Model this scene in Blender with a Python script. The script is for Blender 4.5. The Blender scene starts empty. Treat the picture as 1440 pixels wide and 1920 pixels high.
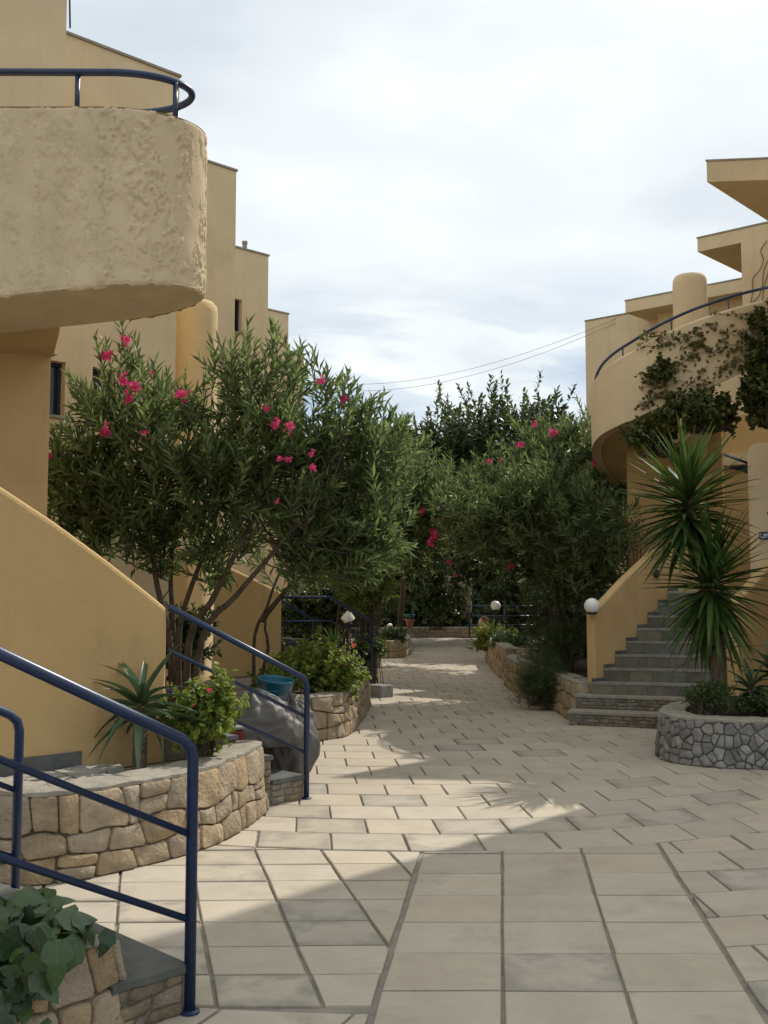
import bpy, bmesh, math, random
import numpy as np
from mathutils import Vector, Matrix, Quaternion, noise as mnoise

scene = bpy.context.scene
COL = scene.collection
R = math.radians
PI = math.pi

# ------------------------------------------------------------------ camera
EYE = 1.6
FPX = 1950.0                      # focal length in pixels of the 1440x1920 frame
PITCH = math.atan((1113 - 960) / FPX)
cam_d = bpy.data.cameras.new('camera')
cam = bpy.data.objects.new('camera', cam_d)
COL.objects.link(cam)
cam.location = (0, 0, EYE)
cam.rotation_euler = (PI / 2 + PITCH, 0, 0)
cam_d.sensor_fit = 'VERTICAL'
cam_d.sensor_height = 36.0
cam_d.lens = 36.0 * FPX / 1920.0
cam_d.clip_start = 0.05
cam_d.clip_end = 1500
scene.camera = cam

# ------------------------------------------------------------------ light
SUN_AZ, SUN_EL = R(41), R(45)     # azimuth measured from +Y towards +X
sun_dir = Vector((math.sin(SUN_AZ) * math.cos(SUN_EL), math.cos(SUN_AZ) * math.cos(SUN_EL), math.sin(SUN_EL)))
sd = bpy.data.lights.new('sun', 'SUN')
sd.energy = 3.9
sd.angle = R(0.6)
sd.color = (1.0, 0.94, 0.84)
sun = bpy.data.objects.new('sun', sd)
COL.objects.link(sun)
sun.rotation_euler = sun_dir.to_track_quat('Z', 'Y').to_euler()
sun.location = sun_dir * 60

world = bpy.data.worlds.new('World')
scene.world = world
world.use_nodes = True
nt = world.node_tree
nt.nodes.clear()
def N(tree, t, **kw):
    n = tree.nodes.new(t)
    for k, v in kw.items():
        setattr(n, k, v)
    return n
w_out = N(nt, 'ShaderNodeOutputWorld')
w_bg = N(nt, 'ShaderNodeBackground')
w_bg.inputs['Strength'].default_value = 0.1
sky = N(nt, 'ShaderNodeTexSky', sky_type='NISHITA', sun_disc=False)
sky.sun_elevation = SUN_EL
sky.sun_rotation = SUN_AZ
sky.altitude = 20
tc = N(nt, 'ShaderNodeTexCoord')
sep = N(nt, 'ShaderNodeSeparateXYZ')
nt.links.new(tc.outputs['Generated'], sep.inputs[0])
def wmath(op, a, b=None, clamp=False):
    m = N(nt, 'ShaderNodeMath', operation=op, use_clamp=clamp)
    for i, v in enumerate((a, b)):
        if v is None:
            continue
        if isinstance(v, (int, float)):
            m.inputs[i].default_value = v
        else:
            nt.links.new(v, m.inputs[i])
    return m.outputs[0]
zz = wmath('ADD', wmath('MAXIMUM', sep.outputs[2], 0.0), 0.16)
cx = wmath('DIVIDE', sep.outputs[0], zz)
cy = wmath('DIVIDE', sep.outputs[1], zz)
comb = N(nt, 'ShaderNodeCombineXYZ')
nt.links.new(cx, comb.inputs[0]); nt.links.new(cy, comb.inputs[1])
def wnoise(scale, detail, rough, off, dist=0.0):
    mp = N(nt, 'ShaderNodeMapping')
    mp.inputs['Location'].default_value = off
    mp.inputs['Scale'].default_value = (1.0, 1.15, 1.0)
    nt.links.new(comb.outputs[0], mp.inputs[0])
    n = N(nt, 'ShaderNodeTexNoise')
    n.inputs['Scale'].default_value = scale
    n.inputs['Detail'].default_value = detail
    n.inputs['Roughness'].default_value = rough
    n.inputs['Distortion'].default_value = dist
    nt.links.new(mp.outputs[0], n.inputs['Vector'])
    return n.outputs[0]
def wramp(v, stops):
    r = N(nt, 'ShaderNodeValToRGB')
    el = r.color_ramp.elements
    while len(el) < len(stops):
        el.new(0.5)
    for e, (p, c) in zip(el, stops):
        e.position = p; e.color = (*c, 1)
    r.color_ramp.interpolation = 'EASE'
    nt.links.new(v, r.inputs[0])
    return r.outputs[0]
shade_n = wnoise(1.3, 5, 0.5, (0.35, 2.9, 0), 0.3)
cover_n = wnoise(0.9, 6, 0.55, (7.7, 2.2, 0), 0.4)
cloud_col = wramp(shade_n, [(0.34, (7.9, 8.6, 9.1)), (0.48, (9.3, 9.9, 10.15)), (0.64, (10.6, 11.0, 11.05))])
cover = wramp(cover_n, [(0.30, (0.80, 0.80, 0.80)), (0.46, (0.95, 0.95, 0.95)), (0.60, (1, 1, 1))])
skymix = N(nt, 'ShaderNodeMix', data_type='RGBA')
# thinner cloud low down, where blue shows through
low = N(nt, 'ShaderNodeMapRange'); low.interpolation_type = 'SMOOTHSTEP'
low.inputs['From Min'].default_value = 0.21; low.inputs['From Max'].default_value = 0.33
low.inputs['To Min'].default_value = 0.0; low.inputs['To Max'].default_value = 1.0
nt.links.new(sep.outputs[2], low.inputs['Value'])
patch = wramp(wnoise(1.7, 5, 0.55, (1.2, 5.5, 0), 0.5), [(0.36, (0.15, 0.15, 0.15)), (0.48, (0.5, 0.5, 0.5)), (0.60, (0.97, 0.97, 0.97))])
lowmix = N(nt, 'ShaderNodeMix', data_type='RGBA')
nt.links.new(low.outputs[0], lowmix.inputs[0]); nt.links.new(patch, lowmix.inputs[6]); nt.links.new(cover, lowmix.inputs[7])
nt.links.new(lowmix.outputs[2], skymix.inputs[0])
nt.links.new(sky.outputs[0], skymix.inputs[6])
nt.links.new(cloud_col, skymix.inputs[7])
nt.links.new(skymix.outputs[2], w_bg.inputs['Color'])
nt.links.new(w_bg.outputs[0], w_out.inputs['Surface'])

scene.view_settings.view_transform = 'Standard'
scene.view_settings.look = 'None'
scene.view_settings.gamma = 1.0
scene.view_settings.exposure = 0.0
scene.view_settings.use_curve_mapping = False
scene.render.engine = 'CYCLES'
cy_ = scene.cycles
cy_.use_denoising = True
cy_.max_bounces = 7
cy_.diffuse_bounces = 4
cy_.transparent_max_bounces = 6
cy_.sample_clamp_indirect = 6

# ------------------------------------------------------------------ helpers
def at(px, py, Y):
    """the world point seen at a pixel of the photograph, at depth Y"""
    r = (px - 720) / FPX
    u = (960 - py) / FPX
    dy = math.cos(PITCH) - u * math.sin(PITCH)
    dz = math.sin(PITCH) + u * math.cos(PITCH)
    t = Y / dy
    return Vector((r * t, Y, EYE + dz * t))

WL = {}
def tag(o, label=None, cat=None, group=None, kind=None):
    if label: o['label'] = label
    if cat: o['category'] = cat
    if group: o['group'] = group
    if kind: o['kind'] = kind
    return o
def empty(name, loc, label=None, cat=None, group=None, kind=None):
    o = bpy.data.objects.new(name, None)
    o.empty_display_size = 0.2
    o.location = loc
    COL.objects.link(o)
    WL[o.name] = Vector(loc)
    return tag(o, label, cat, group, kind)
def link(o, parent, wloc):
    COL.objects.link(o)
    WL[o.name] = Vector(wloc)
    if parent is not None:
        o.parent = parent
        o.location = Vector(wloc) - WL[parent.name]
    else:
        o.location = wloc
    return o
class MB:
    def __init__(s):
        s.v = []; s.f = []
    def add(s, vs, fs):
        b = len(s.v)
        s.v.extend([tuple(p) for p in vs])
        s.f.extend([tuple(i + b for i in f) for f in fs])
        return s
    def prism(s, poly, z0, z1):
        """poly: list of (x,y); z0,z1 numbers or per-vertex lists"""
        n = len(poly)
        a = sum(poly[i][0] * poly[(i + 1) % n][1] - poly[(i + 1) % n][0] * poly[i][1] for i in range(n))
        idx = list(range(n))
        if a < 0:
            idx.reverse()
        zz0 = z0 if isinstance(z0, (list, tuple)) else [z0] * n
        zz1 = z1 if isinstance(z1, (list, tuple)) else [z1] * n
        vs = [(poly[i][0], poly[i][1], zz0[i]) for i in idx] + [(poly[i][0], poly[i][1], zz1[i]) for i in idx]
        fs = [tuple(range(n - 1, -1, -1)), tuple(range(n, 2 * n))]
        fs += [(i, (i + 1) % n, n + (i + 1) % n, n + i) for i in range(n)]
        return s.add(vs, fs)
    def obox(s, o, ax, ay, lx, ly, z0, z1):
        """box from origin o (2d) along unit dirs ax, ay"""
        p = [(o[0], o[1]), (o[0] + ax[0] * lx, o[1] + ax[1] * lx),
             (o[0] + ax[0] * lx + ay[0] * ly, o[1] + ax[1] * lx + ay[1] * ly), (o[0] + ay[0] * ly, o[1] + ay[1] * ly)]
        return s.prism(p, z0, z1)
    def tube(s, pts, rad, n=8, caps=True):
        pts = [Vector(p) for p in pts]
        m = len(pts)
        rads = rad if isinstance(rad, (list, tuple)) else [rad] * m
        vs = []
        prev = None
        for i, p in enumerate(pts):
            t = (pts[min(i + 1, m - 1)] - pts[max(i - 1, 0)])
            if t.length < 1e-9: t = Vector((0, 0, 1))
            t.normalize()
            if prev is None:
                a = t.orthogonal().normalized()
            else:
                a = (prev - t * prev.dot(t))
                a = a.normalized() if a.length > 1e-6 else t.orthogonal().normalized()
            prev = a
            b = t.cross(a)
            for k in range(n):
                an = 2 * PI * k / n
                vs.append(p + (a * math.cos(an) + b * math.sin(an)) * rads[i])
        fs = []
        for i in range(m - 1):
            for k in range(n):
                k2 = (k + 1) % n
                fs.append((i * n + k, i * n + k2, (i + 1) * n + k2, (i + 1) * n + k))
        if caps:
            fs.append(tuple(range(n - 1, -1, -1)))
            fs.append(tuple((m - 1) * n + k for k in range(n)))
        return s.add(vs, fs)
    def lathe(s, c, prof, n=32):
        """prof: list of (r,z)"""
        vs = []
        for (r, z) in prof:
            for k in range(n):
                a = 2 * PI * k / n
                vs.append((c[0] + r * math.cos(a), c[1] + r * math.sin(a), z))
        fs = []
        for i in range(len(prof) - 1):
            for k in range(n):
                k2 = (k + 1) % n
                fs.append((i * n + k, i * n + k2, (i + 1) * n + k2, (i + 1) * n + k))
        fs.append(tuple(range(n - 1, -1, -1)))
        fs.append(tuple((len(prof) - 1) * n + k for k in range(n)))
        return s.add(vs, fs)
    def build(s, name, mat, parent=None, smooth=False, origin=None, bevel=0):
        vs = np.array(s.v, dtype=float)
        if origin is None:
            origin = ((vs[:, 0].min() + vs[:, 0].max()) / 2, (vs[:, 1].min() + vs[:, 1].max()) / 2, vs[:, 2].min())
        vs = vs - np.array(origin)
        me = bpy.data.meshes.new(name)
        me.from_pydata(vs.tolist(), [], s.f)
        if smooth:
            me.polygons.foreach_set('use_smooth', [True] * len(me.polygons))
        me.materials.append(mat)
        me.update()
        o = bpy.data.objects.new(name, me)
        link(o, parent, origin)
        if bevel:
            b = o.modifiers.new('bevel', 'BEVEL')
            b.width = bevel; b.segments = 2; b.limit_method = 'ANGLE'; b.angle_limit = R(40)
        return o

def smooth_path(pts, step=0.05):
    pts = [Vector(p) for p in pts]
    out = []
    n = len(pts)
    for i in range(n - 1):
        p0 = pts[max(i - 1, 0)]; p1 = pts[i]; p2 = pts[i + 1]; p3 = pts[min(i + 2, n - 1)]
        k = max(2, int((p2 - p1).length / step))
        for j in range(k):
            t = j / k
            out.append(0.5 * ((2 * p1) + (p2 - p0) * t + (2 * p0 - 5 * p1 + 4 * p2 - p3) * t * t + (3 * p1 - p0 - 3 * p2 + p3) * t ** 3))
    out.append(pts[-1])
    return out

# ------------------------------------------------------------------ materials
def mat(name, col, col2=None, rough=0.85, scale=4.0, detail=6, bump=0.3, bscale=60.0, bdist=0.01, rand=0.0, spec=0.3,
        stain=None, stain_scale=1.2, stain_lo=0.55, metal=0.0, coat=0.0, contrast=(0.35, 0.65), island=False, grime=0.0, streak=0.0, border=None):
    m = bpy.data.materials.new(name)
    m.use_nodes = True
    t = m.node_tree
    b = t.nodes['Principled BSDF']
    b.inputs['Roughness'].default_value = rough
    b.inputs['Metallic'].default_value = metal
    b.inputs['Specular IOR Level'].default_value = spec
    b.inputs['Coat Weight'].default_value = coat
    geo = N(t, 'ShaderNodeNewGeometry')
    pos = geo.outputs['Position']
    def noise(sc, det, ro=0.6):
        n = N(t, 'ShaderNodeTexNoise')
        n.inputs['Scale'].default_value = sc
        n.inputs['Detail'].default_value = det
        n.inputs['Roughness'].default_value = ro
        t.links.new(pos, n.inputs['Vector'])
        return n.outputs[0]
    def ramp(v, a, b_):
        r = N(t, 'ShaderNodeMapRange')
        r.inputs['From Min'].default_value = a
        r.inputs['From Max'].default_value = b_
        t.links.new(v, r.inputs['Value'])
        return r.outputs[0]
    def mix(f, a, b_):
        x = N(t, 'ShaderNodeMix', data_type='RGBA')
        if isinstance(f, float): x.inputs[0].default_value = f
        else: t.links.new(f, x.inputs[0])
        for i, v in ((6, a), (7, b_)):
            if isinstance(v, tuple): x.inputs[i].default_value = (*v, 1)
            else: t.links.new(v, x.inputs[i])
        return x.outputs[2]
    if col2 is None:
        col2 = tuple(c * 0.8 for c in col)
    c = mix(ramp(noise(scale, detail), *contrast), col, col2)
    if rand:
        if island:
            rv = geo.outputs['Random Per Island']
        else:
            rv = N(t, 'ShaderNodeObjectInfo').outputs['Random']
        hs = N(t, 'ShaderNodeHueSaturation')
        mr = N(t, 'ShaderNodeMapRange')
        mr.inputs['To Min'].default_value = 1 - rand
        mr.inputs['To Max'].default_value = 1 + rand * 0.7
        t.links.new(rv, mr.inputs['Value'])
        t.links.new(mr.outputs[0], hs.inputs['Value'])
        w = N(t, 'ShaderNodeMath', operation='FRACT')
        w0 = N(t, 'ShaderNodeMath', operation='MULTIPLY'); w0.inputs[1].default_value = 7.31
        t.links.new(rv, w0.inputs[0]); t.links.new(w0.outputs[0], w.inputs[0])
        mr2 = N(t, 'ShaderNodeMapRange')
        mr2.inputs['To Min'].default_value = max(0.0, 1 - rand * 1.9)
        mr2.inputs['To Max'].default_value = 1 + rand * 0.6
        t.links.new(w.outputs[0], mr2.inputs['Value'])
        t.links.new(mr2.outputs[0], hs.inputs['Saturation'])
        t.links.new(c, hs.inputs['Color'])
        c = hs.outputs[0]
    if stain is not None:
        c = mix(ramp(noise(stain_scale, 8, 0.65), stain_lo, stain_lo + 0.2), c, stain)
    if grime:
        g = ramp(noise(38, 5, 0.7), 0.55, 0.75)
        gm = N(t, 'ShaderNodeMath', operation='MULTIPLY'); gm.inputs[1].default_value = grime
        t.links.new(g, gm.inputs[0])
        c = mix(gm.outputs[0], c, tuple(x * 0.35 for x in col))
    if streak:
        mp = N(t, 'ShaderNodeMapping'); mp.inputs['Scale'].default_value = (5.5, 5.5, 0.35)
        t.links.new(pos, mp.inputs['Vector'])
        n2 = N(t, 'ShaderNodeTexNoise'); n2.inputs['Scale'].default_value = 1.0; n2.inputs['Detail'].default_value = 7; n2.inputs['Roughness'].default_value = 0.65
        t.links.new(mp.outputs[0], n2.inputs['Vector'])
        g1_ = ramp(n2.outputs[0], 0.52, 0.74)
        g2_ = N(t, 'ShaderNodeMath', operation='MULTIPLY'); g2_.inputs[1].default_value = streak
        t.links.new(g1_, g2_.inputs[0])
        c = mix(g2_.outputs[0], c, tuple(x * 0.5 for x in col))
        sp_n = ramp(noise(150, 3, 0.6), 0.60, 0.72)
        g3_ = N(t, 'ShaderNodeMath', operation='MULTIPLY'); g3_.inputs[1].default_value = 0.22
        t.links.new(sp_n, g3_.inputs[0])
        c = mix(g3_.outputs[0], c, tuple(x * 0.6 for x in col))
    if border is not None:
        tcg = N(t, 'ShaderNodeTexCoord'); sx = N(t, 'ShaderNodeSeparateXYZ'); t.links.new(tcg.outputs['Generated'], sx.inputs[0])
        def mm(op, a, b_=None):
            q = N(t, 'ShaderNodeMath', operation=op)
            for i_, v_ in enumerate((a, b_)):
                if v_ is None: continue
                if isinstance(v_, (int, float)): q.inputs[i_].default_value = v_
                else: t.links.new(v_, q.inputs[i_])
            return q.outputs[0]
        e1 = mm('ABSOLUTE', mm('SUBTRACT', sx.outputs[0], 0.5)); e2 = mm('ABSOLUTE', mm('SUBTRACT', sx.outputs[1], 0.5))
        ed = mm('ADD', mm('MAXIMUM', e1, e2), mm('MULTIPLY', mm('SUBTRACT', noise(7, 5, 0.6), 0.5), 0.75))
        c = mix(mm('MULTIPLY', ramp(ed, 0.26, 0.50), 0.75), c, border)
    t.links.new(c, b.inputs['Base Color'])
    if bump:
        bn = N(t, 'ShaderNodeBump')
        bn.inputs['Strength'].default_value = bump
        bn.inputs['Distance'].default_value = bdist
        t.links.new(noise(bscale, 6, 0.6), bn.inputs['Height'])
        t.links.new(bn.outputs[0], b.inputs['Normal'])
    return m

def leafmat(name, dark, light, rough=0.4, trans=0.3, spec=0.5, island=True, tcol=None):
    m = bpy.data.materials.new(name)
    m.use_nodes = True
    t = m.node_tree
    b = t.nodes['Principled BSDF']
    out = t.nodes['Material Output']
    b.inputs['Roughness'].default_value = rough
    b.inputs['Specular IOR Level'].default_value = spec
    if island:
        rv = N(t, 'ShaderNodeNewGeometry').outputs['Random Per Island']
    else:
        rv = N(t, 'ShaderNodeObjectInfo').outputs['Random']
    r = N(t, 'ShaderNodeValToRGB')
    r.color_ramp.elements[0].color = (*dark, 1)
    r.color_ramp.elements[1].color = (*light, 1)
    t.links.new(rv, r.inputs[0])
    geo = N(t, 'ShaderNodeNewGeometry')
    n = N(t, 'ShaderNodeTexNoise'); n.inputs['Scale'].default_value = 9; n.inputs['Detail'].default_value = 4
    t.links.new(geo.outputs['Position'], n.inputs['Vector'])
    hs = N(t, 'ShaderNodeHueSaturation')
    mr = N(t, 'ShaderNodeMapRange'); mr.inputs['From Min'].default_value = 0.3; mr.inputs['From Max'].default_value = 0.7
    mr.inputs['To Min'].default_value = 0.7; mr.inputs['To Max'].default_value = 1.25
    t.links.new(n.outputs[0], mr.inputs['Value']); t.links.new(mr.outputs[0], hs.inputs['Value'])
    t.links.new(r.outputs[0], hs.inputs['Color'])
    t.links.new(hs.outputs[0], b.inputs['Base Color'])
    tr = N(t, 'ShaderNodeBsdfTranslucent')
    if tcol:
        tr.inputs['Color'].default_value = (*tcol, 1)
    else:
        g = N(t, 'ShaderNodeHueSaturation'); g.inputs['Value'].default_value = 1.7; g.inputs['Hue'].default_value = 0.485
        t.links.new(hs.outputs[0], g.inputs['Color']); t.links.new(g.outputs[0], tr.inputs['Color'])
    mx = N(t, 'ShaderNodeMixShader'); mx.inputs[0].default_value = trans
    t.links.new(b.outputs[0], mx.inputs[1]); t.links.new(tr.outputs[0], mx.inputs[2])
    t.links.new(mx.outputs[0], out.inputs['Surface'])
    return m

M = {}
M['sand'] = mat('stucco_sand', (0.66, 0.528, 0.34), (0.595, 0.472, 0.302), streak=0.2, scale=1.5, bump=0.35, bscale=45, bdist=0.012, stain=(0.475, 0.38, 0.25), stain_scale=0.7, stain_lo=0.6)
M['ochre'] = mat('stucco_ochre', (0.54, 0.37, 0.175), (0.49, 0.33, 0.15), streak=0.2, scale=1.8, bump=0.4, bscale=50, bdist=0.012, stain=(0.43, 0.295, 0.14), stain_scale=0.9, stain_lo=0.58)
M['cream'] = mat('stucco_cream', (0.60, 0.45, 0.245), (0.54, 0.40, 0.215), streak=0.2, scale=1.8, bump=0.4, bscale=50, bdist=0.012)
M['rough'] = mat('stucco_trowelled', (0.62, 0.495, 0.315), (0.55, 0.435, 0.275), streak=0.22, scale=5, bump=0.5, bscale=90, bdist=0.008, stain=(0.26, 0.19, 0.11), stain_scale=1.6, stain_lo=0.64)
M['blue'] = mat('navy_paint', (0.014, 0.030, 0.085), (0.010, 0.022, 0.065), rough=0.34, scale=8, bump=0.12, bscale=120, bdist=0.003, spec=0.5, stain=(0.03, 0.035, 0.05), stain_scale=6, stain_lo=0.66)
M['stone'] = mat('limestone', (0.43, 0.322, 0.20), (0.31, 0.235, 0.15), rough=0.95, scale=9, bump=0.9, bscale=28, bdist=0.035, rand=0.13, stain=(0.17, 0.15, 0.12), stain_scale=4.5, stain_lo=0.60, grime=0.35)
M['greystone'] = mat('grey_fieldstone', (0.29, 0.272, 0.248), (0.19, 0.178, 0.165), rough=0.95, scale=12, bump=0.8, bscale=26, bdist=0.035, rand=0.3, stain=(0.10, 0.10, 0.10), stain_scale=5, stain_lo=0.57, grime=0.4)
M['mortar'] = mat('stone_mortar', (0.22, 0.18, 0.13), (0.13, 0.105, 0.08), rough=1, scale=10, bump=0.7, bscale=50, bdist=0.02)
M['darkmortar'] = mat('dark_mortar', (0.22, 0.20, 0.175), (0.13, 0.12, 0.105), rough=1, scale=10, bump=0.7, bscale=50, bdist=0.02)
M['coping'] = mat('cement_coping', (0.34, 0.31, 0.25), (0.25, 0.225, 0.185), rough=0.95, scale=7, bump=0.6, bscale=35, bdist=0.02, stain=(0.2, 0.19, 0.16), stain_scale=5, stain_lo=0.6)
M['slate'] = mat('slate', (0.135, 0.14, 0.13), (0.085, 0.092, 0.085), rough=0.6, scale=6, bump=0.45, bscale=18, bdist=0.02, rand=0.2, stain=(0.2, 0.19, 0.15), stain_scale=5, stain_lo=0.62)
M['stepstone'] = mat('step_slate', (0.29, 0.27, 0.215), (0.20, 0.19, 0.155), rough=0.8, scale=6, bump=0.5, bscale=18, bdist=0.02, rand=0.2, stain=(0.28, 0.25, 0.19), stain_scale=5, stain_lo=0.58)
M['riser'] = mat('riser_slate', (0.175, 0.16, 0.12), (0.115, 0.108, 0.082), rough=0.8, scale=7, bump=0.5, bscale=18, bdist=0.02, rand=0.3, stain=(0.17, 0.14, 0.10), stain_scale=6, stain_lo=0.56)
M['riserstone'] = mat('brown_rubble', (0.30, 0.24, 0.165), (0.18, 0.145, 0.105), rough=0.95, scale=12, bump=0.9, bscale=28, bdist=0.03, rand=0.25, stain=(0.09, 0.08, 0.065), stain_scale=6, stain_lo=0.54, grime=0.4)
M['flag'] = mat('flagstone', (0.36, 0.335, 0.275), (0.26, 0.245, 0.205), rough=0.8, scale=6, bump=0.4, bscale=22, bdist=0.02, rand=0.2)
M['tile'] = mat('paving_tile', (0.462, 0.397, 0.31), (0.41, 0.35, 0.272), rough=0.8, scale=3.5, bump=0.25, bscale=90, bdist=0.004, rand=0.08, stain=(0.325, 0.275, 0.21), stain_scale=2.3, stain_lo=0.54, grime=0.3)
M['tile_grey'] = mat('paving_tile_weathered', (0.445, 0.384, 0.302), (0.39, 0.337, 0.265), rough=0.75, scale=4.5, bump=0.3, bscale=80, bdist=0.005, rand=0.10, stain=(0.28, 0.255, 0.215), stain_scale=3.5, stain_lo=0.55, grime=0.3, border=(0.25, 0.225, 0.185))
M['tile_far'] = mat('paving_tile_mass', (0.462, 0.397, 0.31), (0.405, 0.345, 0.27), rough=0.8, scale=3.5, bump=0.2, bscale=80, rand=0.1, island=True)
M['bed'] = mat('tile_joint', (0.30, 0.27, 0.22), (0.21, 0.19, 0.155), rough=1, scale=6, bump=0.5, bscale=120, bdist=0.006)
M['soil'] = mat('garden_soil', (0.075, 0.055, 0.038), (0.04, 0.03, 0.022), rough=1, scale=14, bump=1.0, bscale=30, bdist=0.05)
M['ground'] = mat('dry_ground', (0.20, 0.16, 0.115), (0.13, 0.11, 0.08), rough=1, scale=2, bump=0.8, bscale=12, bdist=0.05)
M['bark'] = mat('bark', (0.115, 0.088, 0.062), (0.06, 0.047, 0.035), rough=0.95, scale=14, bump=0.9, bscale=40, bdist=0.02)
M['yuccabark'] = mat('yucca_bark', (0.20, 0.14, 0.10), (0.10, 0.075, 0.055), rough=0.95, scale=20, bump=1.0, bscale=35, bdist=0.03)
M['opal'] = mat('opal_glass', (0.80, 0.80, 0.78), (0.76, 0.76, 0.74), rough=0.25, scale=3, bump=0, spec=0.5, coat=0.3)
M['black'] = mat('black_iron', (0.02, 0.02, 0.022), rough=0.5, scale=8, bump=0.1, spec=0.4)
M['glass'] = mat('dark_window', (0.012, 0.016, 0.02), (0.02, 0.025, 0.03), rough=0.06, scale=2, bump=0, spec=0.6)
M['frame'] = mat('blue_frame', (0.02, 0.035, 0.075), rough=0.4, scale=8, bump=0.1)
M['bag'] = mat('bin_bag_plastic', (0.115, 0.109, 0.103), (0.08, 0.076, 0.072), rough=0.58, scale=6, bump=0.3, bscale=7, bdist=0.04, spec=0.45)
M['turquoise'] = mat('turquoise_plastic', (0.008, 0.13, 0.19), (0.006, 0.10, 0.16), rough=0.4, scale=5, bump=0.05, spec=0.45)
M['redbox'] = mat('maroon_plastic', (0.17, 0.022, 0.018), (0.13, 0.018, 0.015), rough=0.45, scale=5, bump=0.05)
M['boxlid'] = mat('grey_lid', (0.30, 0.29, 0.28), rough=0.6, scale=6, bump=0.1)
M['terracotta'] = mat('terracotta', (0.42, 0.17, 0.09), (0.34, 0.135, 0.07), rough=0.85, scale=7, bump=0.3, bscale=40, stain=(0.5, 0.4, 0.3), stain_scale=5, stain_lo=0.66)
M['paleclay'] = mat('pale_clay', (0.62, 0.5, 0.38), (0.5, 0.38, 0.28), rough=0.85, scale=7, bump=0.3, bscale=40)
M['cable'] = mat('cable', (0.16, 0.16, 0.17), rough=0.6, bump=0)
M['pink'] = leafmat('oleander_petal', (0.44, 0.022, 0.105), (0.62, 0.08, 0.20), rough=0.6, trans=0.35, spec=0.2)
M['red'] = leafmat('geranium_petal', (0.55, 0.03, 0.05), (0.72, 0.08, 0.15), rough=0.6, trans=0.3, spec=0.2)
M['coral'] = leafmat('coral_petal', (0.7, 0.16, 0.1), (0.8, 0.28, 0.2), rough=0.6, trans=0.3, spec=0.2)
M['oleander'] = leafmat('oleander_leaf', (0.050, 0.082, 0.028), (0.165, 0.225, 0.08), rough=0.42, trans=0.42)
M['darkleaf'] = leafmat('dark_leaf', (0.028, 0.052, 0.018), (0.085, 0.125, 0.04), rough=0.38, trans=0.3)
M['midleaf'] = leafmat('mid_leaf', (0.035, 0.07, 0.02), (0.10, 0.15, 0.04), rough=0.4, trans=0.3)
M['limeleaf'] = leafmat('lime_leaf', (0.08, 0.13, 0.02), (0.21, 0.26, 0.05), rough=0.5, trans=0.35)
M['geraniumleaf'] = leafmat('geranium_leaf', (0.08, 0.13, 0.02), (0.24, 0.29, 0.055), rough=0.55, trans=0.35, spec=0.3)
M['needle'] = leafmat('needle_leaf', (0.035, 0.07, 0.02), (0.075, 0.12, 0.035), rough=0.5, trans=0.2)
M['ivy'] = leafmat('ivy_leaf', (0.014, 0.038, 0.014), (0.05, 0.095, 0.025), rough=0.3, trans=0.15, island=False)
def add_veins(m):
    t = m.node_tree
    b = t.nodes['Principled BSDF']
    src = b.inputs['Base Color'].links[0].from_socket
    tcg = N(t, 'ShaderNodeTexCoord'); sx = N(t, 'ShaderNodeSeparateXYZ'); t.links.new(tcg.outputs['Object'], sx.inputs[0])
    def mm(op, a, b_=None, c_=None):
        q = N(t, 'ShaderNodeMath', operation=op)
        for i_, v_ in enumerate((a, b_, c_)):
            if v_ is None: continue
            if isinstance(v_, (int, float)): q.inputs[i_].default_value = v_
            else: t.links.new(v_, q.inputs[i_])
        return q.outputs[0]
    ax = mm('ABSOLUTE', sx.outputs[0])
    f1 = mm('LESS_THAN', ax, 0.016)
    yy = mm('SUBTRACT', sx.outputs[1], mm('MULTIPLY', ax, 0.85))
    f2 = mm('LESS_THAN', mm('ABSOLUTE', mm('SUBTRACT', mm('FRACT', mm('MULTIPLY', yy, 4.2)), 0.5)), 0.055)
    f = mm('MULTIPLY', mm('MAXIMUM', f1, f2), 0.22)
    x = N(t, 'ShaderNodeMix', data_type='RGBA')
    t.links.new(f, x.inputs[0]); t.links.new(src, x.inputs[6]); x.inputs[7].default_value = (0.13, 0.19, 0.08, 1)
    t.links.new(x.outputs[2], b.inputs['Base Color'])
add_veins(M['ivy'])
M['yucca'] = leafmat('yucca_leaf', (0.030, 0.065, 0.014), (0.082, 0.132, 0.028), rough=0.6, trans=0.22, spec=0.25, island=False)
M['aloe'] = leafmat('aloe_leaf', (0.045, 0.085, 0.04), (0.09, 0.14, 0.06), rough=0.4, trans=0.08, island=False)
M['vine'] = leafmat('creeper_leaf', (0.09, 0.085, 0.02), (0.20, 0.10, 0.045), rough=0.5, trans=0.3)
M['vinegreen'] = leafmat('creeper_green_leaf', (0.04, 0.06, 0.016), (0.13, 0.14, 0.035), rough=0.45, trans=0.25)
M['dry'] = leafmat('dry_stalk', (0.25, 0.17, 0.09), (0.42, 0.30, 0.17), rough=0.8, trans=0.1, spec=0.1)
M['sign'] = mat('cobalt_enamel', (0.018, 0.015, 0.12), (0.015, 0.012, 0.10), rough=0.3, bump=0, spec=0.5)
M['white'] = mat('white_enamel', (0.78, 0.78, 0.78), (0.74, 0.74, 0.74), rough=0.35, bump=0)

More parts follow.
